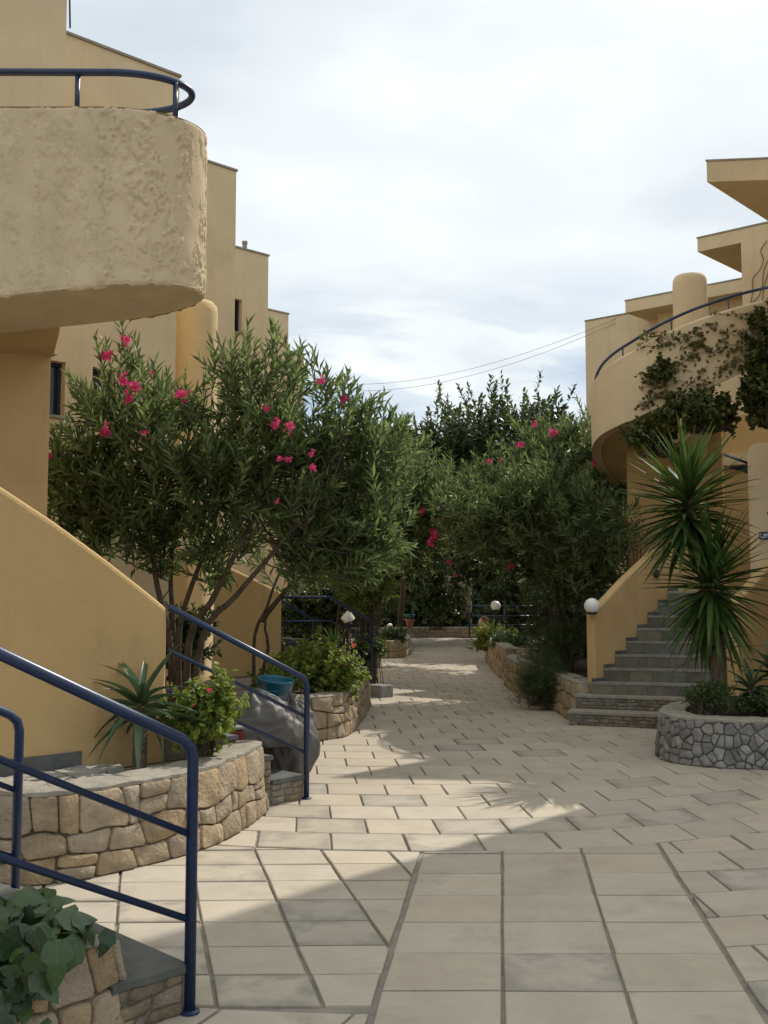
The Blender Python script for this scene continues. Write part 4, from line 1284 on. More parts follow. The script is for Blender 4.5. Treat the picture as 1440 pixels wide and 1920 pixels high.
# ------------------------------------------------------------------ rubbish on the near stair
def bag(label, c, rx, ry, rz, seed, knot, z_floor):
    th = empty('rubbish_bag', (c[0], c[1], z_floor), label, 'bag', 'rubbish bags on the stair')
    nu, nv = 110, 64
    mb = MB(); vs = []; fs = []
    for j in range(nv + 1):
        ph = PI * j / nv
        for i in range(nu):
            an = 2 * PI * i / nu
            d = Vector((math.sin(ph) * math.cos(an), math.sin(ph) * math.sin(an), -math.cos(ph)))
            rr = 1 + 0.16 * mnoise.noise(d * 1.6 + Vector((seed, 0, 0))) + 0.10 * (1 - abs(mnoise.noise(d * 3.0 + Vector((0, seed, 0)))) * 2) * 0.6
            dq = Vector((d.x * 4.5, d.y * 4.5, d.z * 2.0))
            rr += 0.07 * (0.4 - abs(mnoise.noise(dq * 0.8 + Vector((seed, seed, 0))))) + 0.02 * (0.4 - abs(mnoise.noise(dq * 2.0 + Vector((0, seed, seed)))))
            up = max(0, d.z - 0.35) / 0.65
            rr *= 1 + 0.07 * up * math.sin(an * 11 + seed + 2.5 * mnoise.noise(d * 2)) + 0.10 * up ** 4
            z = c[2] + d.z * rz * rr
            if z < z_floor + 0.012: z = z_floor + 0.004 + 0.008 * abs(mnoise.noise(d * 4))
            vs.append((c[0] + d.x * rx * rr, c[1] + d.y * ry * rr, z))
    for j in range(nv):
        for i in range(nu):
            i2 = (i + 1) % nu
            fs.append((j * nu + i, j * nu + i2, (j + 1) * nu + i2, (j + 1) * nu + i))
    mb.add(vs, fs); mb.build('sack', M['bag'], th, smooth=True)
    k = Vector((c[0], c[1], c[2] + rz * 0.98))
    mb = MB(); mb.tube([k - Vector((0, 0, 0.03)), k + Vector((0.004, 0, 0.01)), k + Vector((0.01, 0, 0.035)), k + Vector((0.02, 0.01, 0.075))], [0.035, 0.014, 0.02, 0.045], 10, caps=True); mb.build('knot', M['bag'], th, smooth=True)
bag('large upright grey bin bag beside the handrail post', (-0.80, 8.98, 0.33), 0.23, 0.22, 0.35, 2.1, 1, 0.0)
bag('slumped grey bin bag lying across the steps behind the maroon box', (-1.06, 8.62, 0.50), 0.36, 0.26, 0.25, 5.7, 1, 0.37)
bag('small grey bin bag hidden under the turquoise tub', (-1.05, 9.45, 0.28), 0.26, 0.26, 0.30, 9.3, 1, 0.0)
tub = empty('plastic_tub', (-1.02, 9.45, 0.58), 'turquoise plastic tub resting on top of the rubbish bags', 'tub')
q = Vector((-0.99, 9.42, 0.60))
mb = MB(); mb.lathe((0, 0), [(0.115, 0), (0.125, 0.01), (0.158, 0.22), (0.168, 0.225), (0.168, 0.245), (0.152, 0.245), (0.15, 0.225), (0.115, 0.02), (0.0001, 0.018)], 28)
place(mb, q, Vector((0.12, -0.1, 1)).normalized()).build('body', M['turquoise'], tub, smooth=True)
mb = MB(); mb.tube(smooth_path([q + Vector((-0.15, 0, 0.22)), q + Vector((-0.12, -0.12, 0.17)), q + Vector((0.02, -0.17, 0.14)), q + Vector((0.14, -0.08, 0.19))], 0.03), 0.005, 6); mb.build('handle', M['turquoise'], tub)
rb = empty('storage_box', (-1.28, 8.25, 0.372), 'dark red plastic box with grey lid behind the near geranium', 'box')
mb = MB(); mb.obox((-1.088, 8.223), D2, W2, 0.23, 0.30, 0.376, 0.545); mb.build('body', M['redbox'], rb, bevel=0.02)
mb = MB(); mb.obox((-1.078, 8.219), D2, W2, 0.245, 0.32, 0.547, 0.572); mb.build('lid', M['boxlid'], rb, bevel=0.008)

# pots far away
pot = empty('flower_pot', (0.93, 37.75, 0.37), 'terracotta pot with a blue bowl on top at the far end of the path', 'pot')
mb = MB(); mb.lathe((0.93, 37.75), [(0.10, 0.37), (0.16, 0.62), (0.18, 0.63), (0.18, 0.68), (0.15, 0.68), (0.0001, 0.66)], 20); mb.build('pot', M['terracotta'], pot, smooth=True)
mb = MB(); mb.lathe((0.93, 37.75), [(0.10, 0.68), (0.17, 0.76), (0.20, 0.86), (0.18, 0.86), (0.0001, 0.74)], 20); mb.build('bowl', M['turquoise'], pot, smooth=True)
urn = empty('clay_jar', at(907, 1172, 25.2), 'small pale clay jar tipped to show its reddish inside above the far bush', 'jar')
q = at(907, 1165, 25.2)
mb = MB(); mb.lathe((0, 0), [(0.05, -0.17), (0.10, -0.12), (0.115, -0.04), (0.10, 0.03), (0.085, 0.06), (0.10, 0.075), (0.085, 0.077)], 20)
mb.f = mb.f[:-1]
ax_ = Vector((0.25, -0.8, 0.55)).normalized()
place(mb, q, ax_).build('body', M['paleclay'], urn, smooth=True)
mb = MB(); mb.lathe((0, 0), [(0.084, 0.055), (0.06, 0.02), (0.0001, 0.0)], 20); place(mb, q, ax_).build('inside', M['terracotta'], urn, smooth=True)
mb = MB(); mb.tube([q + Vector((0.0, 0.08, -0.10)), (q.x + 0.02, q.y + 0.1, 0.5)], 0.05, 8); mb.build('stand', M['terracotta'], urn)
tray = empty('plant_tray', at(1092, 1278, 13.7), 'shallow terracotta trough by the foot of the right-hand steps', 'trough')
q = at(1092, 1278, 13.75)
mb = MB(); mb.obox((q.x - 0.13, q.y - 0.06), Vector((1, 0, 0)), Vector((0, 1, 0)), 0.26, 0.14, 0.44, 0.50); mb.build('trough', M['terracotta'], tray, bevel=0.01)
mb = MB(); mb.obox((q.x - 0.11, q.y - 0.04), Vector((1, 0, 0)), Vector((0, 1, 0)), 0.22, 0.10, 0.495, 0.503); mb.build('earth', M['soil'], tray)

# ------------------------------------------------------------------ plants
def leaves_mesh(name, P, D, Nn, L, W, mt, parent, origin, kind='lance', fold=0.25, droop=0.15, smooth=False):
    """many small leaves in one mesh, arrays of base points, axes and normals"""
    P = np.asarray(P); D = np.asarray(D); Nn = np.asarray(Nn)
    L = np.asarray(L)[:, None]; W = np.asarray(W)[:, None]
    D = D / np.linalg.norm(D, axis=1, keepdims=True)
    S = np.cross(D, Nn); S /= np.maximum(1e-6, np.linalg.norm(S, axis=1, keepdims=True))
    U = np.cross(S, D)
    n = len(P)
    if kind == 'lance':
        v = np.stack([P, P + D * L * 0.42 - S * W * 0.5 + U * W * fold, P + D * L * 0.42 + S * W * 0.5 + U * W * fold, P + D * L - U * L * droop], 1)
        f = np.array([[0, 2, 3], [0, 3, 1]])
    else:
        v = np.stack([P, P + D * L * 0.3 - S * W * 0.46 + U * W * fold, P + D * L * 0.3 + S * W * 0.46 + U * W * fold,
                      P + D * L * 0.68 - S * W * 0.42 + U * W * fold * 0.6 - U * L * droop * 0.3, P + D * L * 0.68 + S * W * 0.42 + U * W * fold * 0.6 - U * L * droop * 0.3,
                      P + D * L - U * L * droop], 1)
        f = np.array([[0, 2, 1], [1, 2, 4], [1, 4, 3], [3, 4, 5]])
    k = v.shape[1]
    V = v.reshape(-1, 3) - np.array(origin)
    Fc = (f[None] + (np.arange(n) * k)[:, None, None]).reshape(-1, 3)
    me = bpy.data.meshes.new(name)
    me.vertices.add(len(V)); me.vertices.foreach_set('co', V.ravel())
    me.loops.add(len(Fc) * 3); me.loops.foreach_set('vertex_index', Fc.ravel())
    me.polygons.add(len(Fc)); me.polygons.foreach_set('loop_start', np.arange(0, len(Fc) * 3, 3)); me.polygons.foreach_set('loop_total', np.full(len(Fc), 3))
    me.materials.append(mt)
    me.update(calc_edges=True)
    o = bpy.data.objects.new(name, me)
    return link(o, parent, origin)

def unit(rs_, n):
    v = rs_.normal(size=(n, 3))
    return v / np.linalg.norm(v, axis=1, keepdims=True)

def twigs(rs_, lobes, n):
    """twig tips spread through the lobes; returns start points and directions"""
    vol = np.array([l[1][0] * l[1][1] * l[1][2] for l in lobes]) ** 0.7
    pick = rs_.choice(len(lobes), size=n, p=vol / vol.sum())
    C_ = np.array([l[0] for l in lobes])[pick]; Rr = np.array([l[1] for l in lobes])[pick]
    d = unit(rs_, n)
    d[:, 2] = np.where(rs_.random(n) < 0.25, np.abs(d[:, 2]), d[:, 2])
    rad = rs_.random(n) ** 0.45 * (0.82 + 0.42 * rs_.random(n))
    bump = 1 + 0.22 * np.sin(d[:, 0] * 7 + C_[:, 0] * 3) * np.cos(d[:, 2] * 6 + C_[:, 2] * 5) + rs_.normal(size=n) * 0.05
    wisp = rs_.random(n) < 0.16
    rad = np.where(wisp, 1.0 + 0.35 * rs_.random(n), rad)
    d2 = d.copy(); d2[:, 2] = np.where(wisp, d[:, 2] + 0.6, d[:, 2])
    return C_ + d * Rr * (rad * bump)[:, None], d2

def foliage_on_twigs(rs_, tips, dirs, per, tl, leaf_l, leaf_w, spread, up=0.45):
    n = len(tips)
    ax = dirs * 0.55 + unit(rs_, n) * 0.45
    ax[:, 2] += up
    ax /= np.linalg.norm(ax, axis=1, keepdims=True)
    tlen = tl * (0.7 + 0.6 * rs_.random(n))
    Pn, Dn, Nn, Ln, Wn = [], [], [], [], []
    oth = np.cross(ax, unit(rs_, n)); oth /= np.linalg.norm(oth, axis=1, keepdims=True)
    oth2 = np.cross(ax, oth)
    for k in range(per):
        t = (k + rs_.random(n) * 0.6) / per
        an = k * 2.2 + rs_.random(n) * 0.7
        rad = oth * np.cos(an)[:, None] + oth2 * np.sin(an)[:, None]
        sp = spread * (1.15 - 0.75 * t) + rs_.normal(size=n) * 0.12
        D = ax * np.cos(sp)[:, None] + rad * np.sin(sp)[:, None]
        Pn.append(tips + ax * (tlen * (t - 0.5))[:, None]); Dn.append(D)
        nn = ax * 1.0 - rad * 0.4 + unit(rs_, n) * 0.35
        Nn.append(nn)
        Ln.append(leaf_l * (0.7 + 0.5 * rs_.random(n)) * (1.0 - 0.3 * t)); Wn.append(leaf_w * (0.8 + 0.4 * rs_.random(n)))
    return (np.concatenate(Pn), np.concatenate(Dn), np.concatenate(Nn), np.concatenate(Ln), np.concatenate(Wn)), (tips - ax * (tlen * 0.5)[:, None], tips + ax * (tlen * 0.4)[:, None])

def branches_to(mb, rs_, stems, lobes, k, r0=0.014):
    ends = []
    tops = []
    for st in stems:
        for p in st[len(st) // 2:]: tops.append(Vector(p))
    tp, _ = twigs(rs_, lobes, k)
    for p in tp:
        p = Vector(p)
        b = min(tops, key=lambda q: (q - p).length + rs_.random() * 0.3)
        m1 = b.lerp(p, 0.4) + Vector(rs_.normal(size=3) * 0.08) - Vector((0, 0, 0.06)); 
        pts = smooth_path([b, m1, p], 0.15)
        n = len(pts)
        mb.tube(pts, [r0 * (1 - 0.75 * i / (n - 1)) for i in range(n)], 5, caps=False)

def cluster_mesh(name, seed, n, rad, petal):
    rs_ = np.random.default_rng(seed)
    V = []; Fc = []
    for i in range(n):
        c = unit(rs_, 1)[0] * rad * rs_.random() ** 0.5
        ax = c / (np.linalg.norm(c) + 1e-6) + np.array([0, -0.4, 0.3]) + rs_.normal(size=3) * 0.3
        ax = Vector(ax).normalized(); a = ax.orthogonal().normalized(); b = ax.cross(a)
        for k in range(5):
            t = 2 * PI * k / 5
            d = a * math.cos(t) + b * math.sin(t); s = ax.cross(d)
            base = len(V); c_ = Vector(c)
            V += [c_, c_ + d * petal * 0.6 - s * petal * 0.38 + ax * petal * 0.35, c_ + d * petal * 0.6 + s * petal * 0.38 + ax * petal * 0.35, c_ + d * petal + ax * petal * 0.25]
            Fc += [(base, base + 2, base + 3, base + 1)]
    me = bpy.data.meshes.new(name); me.from_pydata([tuple(v) for v in V], [], Fc)
    return me
FL = [cluster_mesh('flower_cluster', 40 + i, 13, 0.075, 0.036) for i in range(4)]
for m in FL: m.materials.append(M['pink'])
GF = [cluster_mesh('flower_head', 60 + i, 12, 0.035, 0.02) for i in range(2)]
for m in GF: m.materials.append(M['red'])
CF = [cluster_mesh('flower_head', 70 + i, 10, 0.035, 0.02) for i in range(2)]
for m in CF: m.materials.append(M['coral'])
def flowers(th, spots, meshes, name='flower_cluster', unit_r=0.075, seed=1):
    rg = random.Random(seed)
    for i, (px, py, Y, r) in enumerate(spots):
        o = bpy.data.objects.new(name, meshes[i % len(meshes)])
        p = at(px, py, Y)
        link(o, th, p)
        s = r / FPX * Y / unit_r * 0.78
        o.scale = (s, s, s * rg.uniform(0.85, 1.15))
        o.rotation_euler = (rg.uniform(-0.4, 0.4), rg.uniform(-0.4, 0.4), rg.uniform(-0.6, 0.6))

def shrub_tree(name, label, cat, base, stems, lobes, n, per, leaf, mt, seed, tl=0.34, spread=0.75, kind='lance', stem_r=0.04, nbr=60, group=None, up=0.45, extra_twigs=None, fold=0.25, droop=0.12):
    rs_ = np.random.default_rng(seed)
    th = empty(name, base, label, cat, group)
    mb = MB(); st_s = []
    for s in stems:
        sp = smooth_path(s, 0.12); st_s.append(sp)
        k = len(sp)
        rr = stem_r * rs_.uniform(0.75, 1.1)
        mb.tube(sp, [rr * (1 - 0.62 * i / (k - 1)) for i in range(k)], 8, caps=False)
    mb.build('trunk', M['bark'], th, smooth=True, origin=base)
    mb = MB(); branches_to(mb, rs_, st_s, lobes, nbr)
    tips, dirs = twigs(rs_, lobes, n)
    if extra_twigs is not None:
        tips = np.concatenate([tips, np.array([e[0] for e in extra_twigs])]); dirs = np.concatenate([dirs, np.array([e[1] for e in extra_twigs])])
    (a, b, c, d, e), (t0, t1) = foliage_on_twigs(rs_, tips, dirs, per, tl, leaf[0], leaf[1], spread, up)
    for i in range(0, len(t0)):
        mb.tube([t0[i], t1[i]], [0.006, 0.003], 3, caps=False)
    mb.build('branches', M['bark'], th, origin=base)
    leaves_mesh('crown', a, b, c, d, e, mt, th, base, kind, fold, droop)
    return th

GO = 'pink oleanders along the path'
# left oleander
def A3(px, py, Y): return tuple(at(px, py, Y))
stems = [
    [(-1.95, 10.35, 0.0), A3(355, 1200, 10.3), A3(395, 1130, 10.2), A3(440, 1040, 10.1), A3(490, 950, 10.2)],
    [(-2.0, 10.4, 0.0), A3(335, 1200, 10.4), A3(352, 1120, 10.4), A3(385, 1030, 10.4), A3(420, 920, 10.5)],
    [(-2.05, 10.45, 0.0), A3(318, 1200, 10.5), A3(295, 1100, 10.5), A3(280, 1000, 10.5), A3(262, 900, 10.4)],
    [(-1.92, 10.3, 0.0), A3(380, 1195, 10.2), A3(440, 1120, 10.1), A3(500, 1050, 10.0), A3(570, 970, 10.0)],
    [(-2.1, 10.5, 0.0), A3(325, 1180, 10.6), A3(320, 1080, 10.6), A3(330, 960, 10.6), A3(340, 860, 10.5)],
]
def lobe(px, py, Y, rx, rz, ry=None):
    """lobe radii given in pixels of the photograph"""
    s = Y / FPX
    return (tuple(at(px, py, Y)), (rx * s, (ry or rx) * s * 0.8, rz * s))
lobes = [lobe(250, 800, 10.4, 130, 95), lobe(180, 900, 10.5, 95, 85), lobe(330, 900, 10.3, 120, 90), lobe(480, 770, 10.3, 115, 105), lobe(560, 860, 10.2, 120, 110),
         lobe(640, 880, 10.3, 95, 95), lobe(430, 900, 10.2, 120, 85), lobe(570, 985, 10.2, 110, 80), lobe(230, 970, 10.5, 90, 70), lobe(680, 960, 10.5, 70, 85), lobe(130, 880, 10.6, 60, 70), lobe(640, 1040, 10.4, 70, 55), lobe(690, 840, 10.4, 60, 70), lobe(320, 1000, 10.5, 70, 60), lobe(420, 1010, 10.3, 70, 50), lobe(190, 1010, 10.7, 60, 50), lobe(590, 1065, 10.4, 65, 45), lobe(700, 1020, 10.6, 50, 60), lobe(130, 960, 10.8, 50, 60), lobe(300, 1060, 10.6, 60, 45), lobe(400, 1070, 10.5, 60, 40)]
def tw(px, py, Y, d=(0, 0, 1)):
    return (np.array(at(px, py, Y)), np.array(d, float))
ext = []
rg = random.Random(8)
for (px, py) in ((232, 650), (225, 680), (245, 700), (205, 675), (510, 640), (505, 670), (520, 665), (415, 680), (400, 700), (440, 700), (470, 690), (600, 700), (590, 720), (612, 740), (560, 690), (545, 680), (650, 765), (690, 790), (720, 810), (340, 765), (310, 745),
                 (110, 830), (100, 870), (165, 780), (735, 850), (715, 900), (730, 800), (460, 660), (380, 740), (350, 760)):
    ext.append(tw(px, py, 10.3 + rg.uniform(-0.2, 0.2), (rg.uniform(-0.3, 0.3), 0, 1)))
o1 = shrub_tree('oleander', 'large pink flowering oleander on the left behind the stair wall', 'shrub', (-2.0, 10.4, 0), stems, lobes, 860, 16, (0.205, 0.034), M['oleander'], 101, tl=0.46, nbr=150, stem_r=0.045, group=GO, extra_twigs=ext)
flowers(o1, [(235, 637, 10.05, 13), (200, 665, 10.05, 15), (232, 712, 9.75, 16), (250, 730, 9.7, 18), (240, 745, 9.7, 13), (343, 740, 9.75, 18), (198, 808, 9.65, 18), (272, 815, 9.7, 11), (90, 855, 10.0, 11), (500, 765, 9.5, 9), (517, 795, 9.4, 13), (543, 803, 9.4, 13),
             (524, 858, 9.3, 9), (540, 860, 9.3, 9), (585, 850, 9.3, 9), (588, 878, 9.3, 9), (602, 712, 9.75, 11), (645, 747, 10.0, 11), (520, 940, 9.4, 7), (285, 700, 9.9, 6)], FL, seed=2)
# slim second oleander in the planter
stems = [[(-1.62, 13.1, 0.4), A3(478, 1190, 13.1), A3(500, 1140, 13.0), A3(517, 1090, 13.0), A3(560, 1000, 13.0)], [(-1.58, 13.15, 0.4), A3(503, 1215, 13.1), A3(497, 1180, 13.1), A3(500, 1150, 13.1)], [A3(490, 1165, 13.05), A3(525, 1120, 13.0), A3(580, 1060, 12.9), A3(640, 1000, 12.9)]]
lobes = [lobe(560, 1000, 13.0, 90, 75), lobe(640, 1030, 13.0, 85, 70), lobe(610, 920, 13.0, 100, 80), lobe(700, 960, 13.2, 70, 90), lobe(690, 850, 13.2, 60, 60)]
shrub_tree('oleander', 'slim bare-stemmed oleander growing in the geranium planter', 'shrub', (-1.62, 13.1, 0.4), stems, lobes, 520, 16, (0.18, 0.032), M['oleander'], 102, nbr=30, stem_r=0.034, group=GO)
# oleander arching in from the left, farther
stems = [[(-0.9, 18.6, 0.0), A3(640, 1110, 18.4), A3(670, 1020, 18.2), A3(700, 950, 18)], [(-0.8, 18.7, 0.0), A3(660, 1120, 18.4), A3(720, 1010, 18.0), A3(760, 930, 17.8)]]
lobes = [lobe(690, 970, 18.0, 90, 80), lobe(760, 930, 17.8, 75, 75), lobe(720, 870, 18.0, 75, 60), lobe(640, 1040, 18.4, 75, 60), lobe(790, 1000, 17.8, 60, 70), lobe(830, 950, 17.6, 50, 60)]
o2 = shrub_tree('oleander', 'oleander arching over the path from behind the second blue railing', 'shrub', (-0.85, 18.6, 0), stems, lobes, 1250, 15, (0.17, 0.032), M['oleander'], 103, nbr=50, group=GO)
flowers(o2, [(742, 866, 17.2, 6), (790, 958, 17.0, 8), (835, 935, 17.0, 6), (830, 955, 17.0, 6), (818, 975, 17.0, 5), (812, 995, 17.0, 9), (810, 1015, 17.0, 14), (815, 1005, 16.9, 10)], FL, seed=3)
# right oleander
stems = [[(2.75, 17.0, 0.42), A3(1045, 1110, 16.9), A3(1020, 1040, 16.8), A3(990, 960, 16.7)], [(2.85, 17.0, 0.42), A3(1060, 1120, 16.9), A3(1060, 1030, 16.9), A3(1050, 940, 16.9)],
         [(2.95, 17.1, 0.42), A3(1085, 1130, 17), A3(1110, 1040, 17), A3(1130, 950, 17)], [(2.7, 16.9, 0.42), A3(1030, 1130, 16.9), A3(980, 1060, 16.7), A3(920, 990, 16.6)]]
lobes = [lobe(1030, 890, 16.8, 100, 80), lobe(1100, 930, 16.8, 85, 90), lobe(950, 940, 16.6, 95, 80), lobe(890, 980, 16.6, 60, 60), lobe(1000, 1010, 16.6, 120, 75), lobe(1110, 1030, 16.9, 80, 75), lobe(1060, 830, 17, 55, 40), lobe(1150, 950, 16.9, 45, 90), lobe(1000, 950, 15.2, 90, 80), lobe(1080, 990, 15.0, 90, 80), lobe(920, 980, 15.3, 75, 75), lobe(1110, 1080, 16.8, 75, 50), lobe(860, 960, 16.4, 45, 60)]
ext = [tw(px, py, 16.8, (0, 0, 1)) for px, py in ((1088, 790), (1092, 770), (1010, 800), (1030, 790), (985, 825), (1110, 830), (1075, 800), (940, 850), (1120, 850))]
o3 = shrub_tree('oleander', 'broad dark oleander with scattered pink blooms left of the right-hand steps', 'shrub', (2.8, 17.0, 0.42), stems, lobes, 1800, 15, (0.18, 0.033), M['oleander'], 104, nbr=110, group=GO, extra_twigs=ext)
flowers(o3, [(1037, 810, 16.2, 12), (975, 833, 16.1, 11), (1003, 795, 16.3, 8), (917, 866, 15.9, 7), (940, 862, 15.9, 5), (1073, 910, 15.7, 10), (1114, 868, 15.8, 9), (1108, 940, 15.8, 7), (1045, 1017, 15.6, 6), (957, 1060, 15.6, 10), (893, 965, 15.7, 10), (843, 1055, 16.0, 7), (857, 1078, 16.0, 5)], FL, seed=4)
# broad-leaved tree behind
stems = [[(0.42, 27.6, 0.3), A3(753, 1130, 26.5), A3(765, 1040, 24.2), A3(820, 940, 24), A3(870, 850, 24)], [A3(762, 1060, 24.2), A3(850, 980, 24), A3(950, 880, 24), A3(1000, 800, 24)]]
lobes = [lobe(880, 840, 24, 105, 80), lobe(980, 820, 24, 95, 75), lobe(800, 860, 24, 70, 65), lobe(1040, 840, 24, 60, 65), lobe(900, 930, 24.3, 130, 80), lobe(760, 1040, 24.5, 60, 70), lobe(830, 1000, 24.5, 90, 60)]
ext = []
for (px, py) in ((825, 735), (828, 760), (835, 785), (882, 738), (885, 765), (880, 790), (925, 735), (922, 760), (925, 785), (1010, 718), (1008, 745), (1005, 770), (1030, 765), (960, 775), (845, 780), (800, 790), (780, 800), (1050, 780), (910, 800), (980, 780)):
    ext.append(tw(px, py, 24, (0, 0, 1)))
shrub_tree('broadleaf_tree', 'dark broad-leaved tree with upright shoots against the sky over the path', 'tree', (0.42, 27.6, 0.3), stems, lobes, 1500, 12, (0.20, 0.062), M['darkleaf'], 105, tl=0.42, kind='broad', nbr=90, stem_r=0.085, extra_twigs=ext, spread=0.95)
# backdrop trees
BG = 'dark trees beyond the end of the path'
for i, (lab, px, Y, rx, rz, py) in enumerate((('dense dark tree at the end of the path on the left', 690, 33, 130, 110, 1010), ('dense dark tree filling the end of the path', 850, 43, 150, 130, 1010), ('dense dark tree at the end of the path on the right', 1010, 34, 150, 130, 1010))):
    b = at(px, 1113, Y)
    stems = [[(b.x, b.y, 0), A3(px + 6, 1110, Y), A3(px - 5, 1050, Y), A3(px, 980, Y)], [A3(px, 1090, Y), A3(px + 40, 1030, Y), A3(px + 60, 980, Y)], [A3(px, 1090, Y), A3(px - 40, 1030, Y), A3(px - 70, 980, Y)]]
    lobes = [lobe(px, py, Y, rx, rz), lobe(px - 70, py - 20, Y, 70, 70), lobe(px + 70, py - 30, Y, 70, 70), lobe(px, py + 70, Y, rx * 0.8, 45)]
    shrub_tree('evergreen_tree', lab, 'tree', (b.x, b.y, 0), stems, lobes, 1500, 13, (0.30, 0.12), M['darkleaf'], 110 + i, tl=0.5, kind='broad', nbr=40, stem_r=0.12, group=BG, spread=0.9)

stems = [[(4.3, 33.5, 0), (4.0, 33.5, 1.6), (3.4, 33.6, 3.0), (2.6, 33.8, 4.2)], [(4.1, 33.5, 1.2), (4.6, 33.8, 2.8), (4.8, 34.5, 4.4)], [(3.8, 33.5, 2.2), (2.4, 33.6, 3.2), (1.0, 34.0, 4.2)]]
lobes = [((2.6, 33.4, 4.3), (1.6, 1.6, 1.3)), ((4.6, 34, 4.6), (1.9, 1.8, 1.6)), ((0.9, 34.2, 4.2), (1.5, 1.6, 1.2)), ((3.2, 36.2, 4.6), (2.2, 1.8, 1.6)), ((5.6, 31.5, 4.0), (1.6, 1.8, 1.5)), ((4.3, 30.2, 4.3), (1.5, 1.6, 1.1)), ((5.2, 37.5, 4.6), (2.2, 2.0, 1.6)), ((4.4, 28.6, 4.4), (1.2, 1.3, 0.9))]
shrub_tree('evergreen_tree', 'spreading dark tree whose canopy shades the far end of the path', 'tree', (4.3, 33.5, 0), stems, lobes, 2600, 12, (0.30, 0.11), M['darkleaf'], 131, tl=0.5, kind='broad', nbr=60, stem_r=0.15, group=BG, spread=0.9)
for i, (lab, x, y, rr, hh) in enumerate((('tall dark tree far behind the left wing', -7.5, 50, 4.5, 3.6), ('tall dark tree far behind the centre of the path', 1.0, 52, 4.8, 4.0), ('tall dark tree far behind the right oleander', 9.0, 49, 4.8, 3.8))):
    stems = [[(x, y, 0), (x + 0.2, y, 2), (x, y, 4.5)], [(x, y, 1.2), (x + 1.2, y, 2.6), (x + 2.2, y, 3.6)], [(x, y, 1.2), (x - 1.2, y, 2.6), (x - 2.2, y, 3.6)]]
    lobes = [((x, y, 3.4), (rr, 1.6, hh)), ((x - 2.6, y, 2.4), (2.6, 1.5, 2.4)), ((x + 2.6, y, 2.4), (2.6, 1.5, 2.4)), ((x, y - 0.5, 1.5), (3.6, 1.2, 1.5))]
    shrub_tree('evergreen_tree', lab, 'tree', (x, y, 0), stems, lobes, 1700, 12, (0.42, 0.2), M['darkleaf'], 140 + i, tl=0.6, kind='broad', nbr=30, stem_r=0.16, group=BG, spread=0.9)

def bush(label, c, rad, n, per, leaf, mt, seed, kind='broad', tl=0.16, name='shrub', cat='bush', group=None, spread=0.95, up=0.35, z0=None, base=None, droop=0.15):
    rs_ = np.random.default_rng(seed)
    z0 = c[2] - rad[2] if z0 is None else z0
    bs = (c[0], c[1], z0)
    th = empty(name, bs, label, cat, group)
    lobes = []
    for k in range(5):
        d = unit(rs_, 1)[0]
        lobes.append((tuple(np.array(c) + d * np.array(rad) * 0.42), tuple(np.array(rad) * rs_.uniform(0.5, 0.72))))
    mb = MB()
    tips, dirs = twigs(rs_, lobes, n)
    tips[:, 2] = np.maximum(tips[:, 2], z0 + 0.02)
    for i in range(0, n, 4):
        t = Vector(tips[i]); b0_ = Vector((c[0] + rs_.normal() * rad[0] * 0.2, c[1] + rs_.normal() * rad[1] * 0.2, z0))
        mb.tube([b0_, b0_.lerp(t, 0.5) + Vector((0, 0, 0.04)), t], [0.007, 0.005, 0.003], 4, caps=False)
    mb.build('stems', M['bark'], th, origin=bs)
    (a, b, c2_, d2_, e2_), _ = foliage_on_twigs(rs_, tips, dirs, per, tl, leaf[0], leaf[1], spread, up)
    leaves_mesh('foliage', a, b, c2_, d2_, e2_, mt, th, bs, kind, 0.2, droop)
    return th

# geraniums
g1 = bush('leafy geranium with a few red blooms beside the agave', at(370, 1330, 7.1), (0.25, 0.2, 0.27), 240, 8, (0.05, 0.055), M['geraniumleaf'], 201, name='geranium', cat='plant', z0=0.44, group='geraniums')
flowers(g1, [(393, 1294, 6.95, 6), (440, 1318, 7.1, 4), (362, 1322, 6.95, 3)], GF, 'flower_head', 0.035)
mb = MB(); mb.tube([at(405, 1330, 7.1), at(440, 1319, 7.1)], 0.003, 4); mb.build('flower_stalk', M['bark'], g1)
g2 = bush('big sunlit geranium bush in the rounded planter', at(596, 1258, 12.3), (0.54, 0.45, 0.34), 430, 8, (0.06, 0.065), M['geraniumleaf'], 202, name='geranium', cat='plant', z0=0.43, group='geraniums')
flowers(g2, [(650, 1246, 12.0, 6), (663, 1210, 12.2, 5)], CF, 'flower_head', 0.035)
bush('straggly geranium behind the turquoise tub', at(525, 1282, 11.9), (0.28, 0.2, 0.22), 120, 8, (0.055, 0.055), M['geraniumleaf'], 203, name='geranium', cat='plant', z0=0.43, group='geraniums')
bush('dark glossy hedge behind the second blue railing', at(600, 1150, 19.2), (1.1, 0.7, 0.7), 1300, 10, (0.10, 0.045), M['darkleaf'], 204, z0=0.0, name='hedge')
bush('yellow-green feathery shrub behind the second blue railing, under the trees', at(690, 1105, 17.6), (0.52, 0.45, 0.55), 620, 12, (0.13, 0.024), M['limeleaf'], 205, kind='lance', z0=0.0)
bush('dark groundcover spilling over the far left planter', at(738, 1195, 26.6), (0.42, 0.4, 0.22), 170, 8, (0.08, 0.05), M['darkleaf'], 206, z0=0.38, name='groundcover', cat='plant')
bush('green foliage beside the post of the second blue railing', at(690, 1222, 17.2), (0.30, 0.3, 0.26), 150, 8, (0.075, 0.055), M['midleaf'], 207, z0=0.3)
bush('light leafy plant spilling from the small left planter', at(708, 1215, 22.9), (0.22, 0.3, 0.2), 80, 8, (0.08, 0.05), M['limeleaf'], 208, z0=0.38)
bush('yellow-green bush below the tipped clay jar', at(915, 1198, 24.6), (0.56, 0.45, 0.46), 520, 9, (0.065, 0.03), M['geraniumleaf'], 209, z0=0.3)
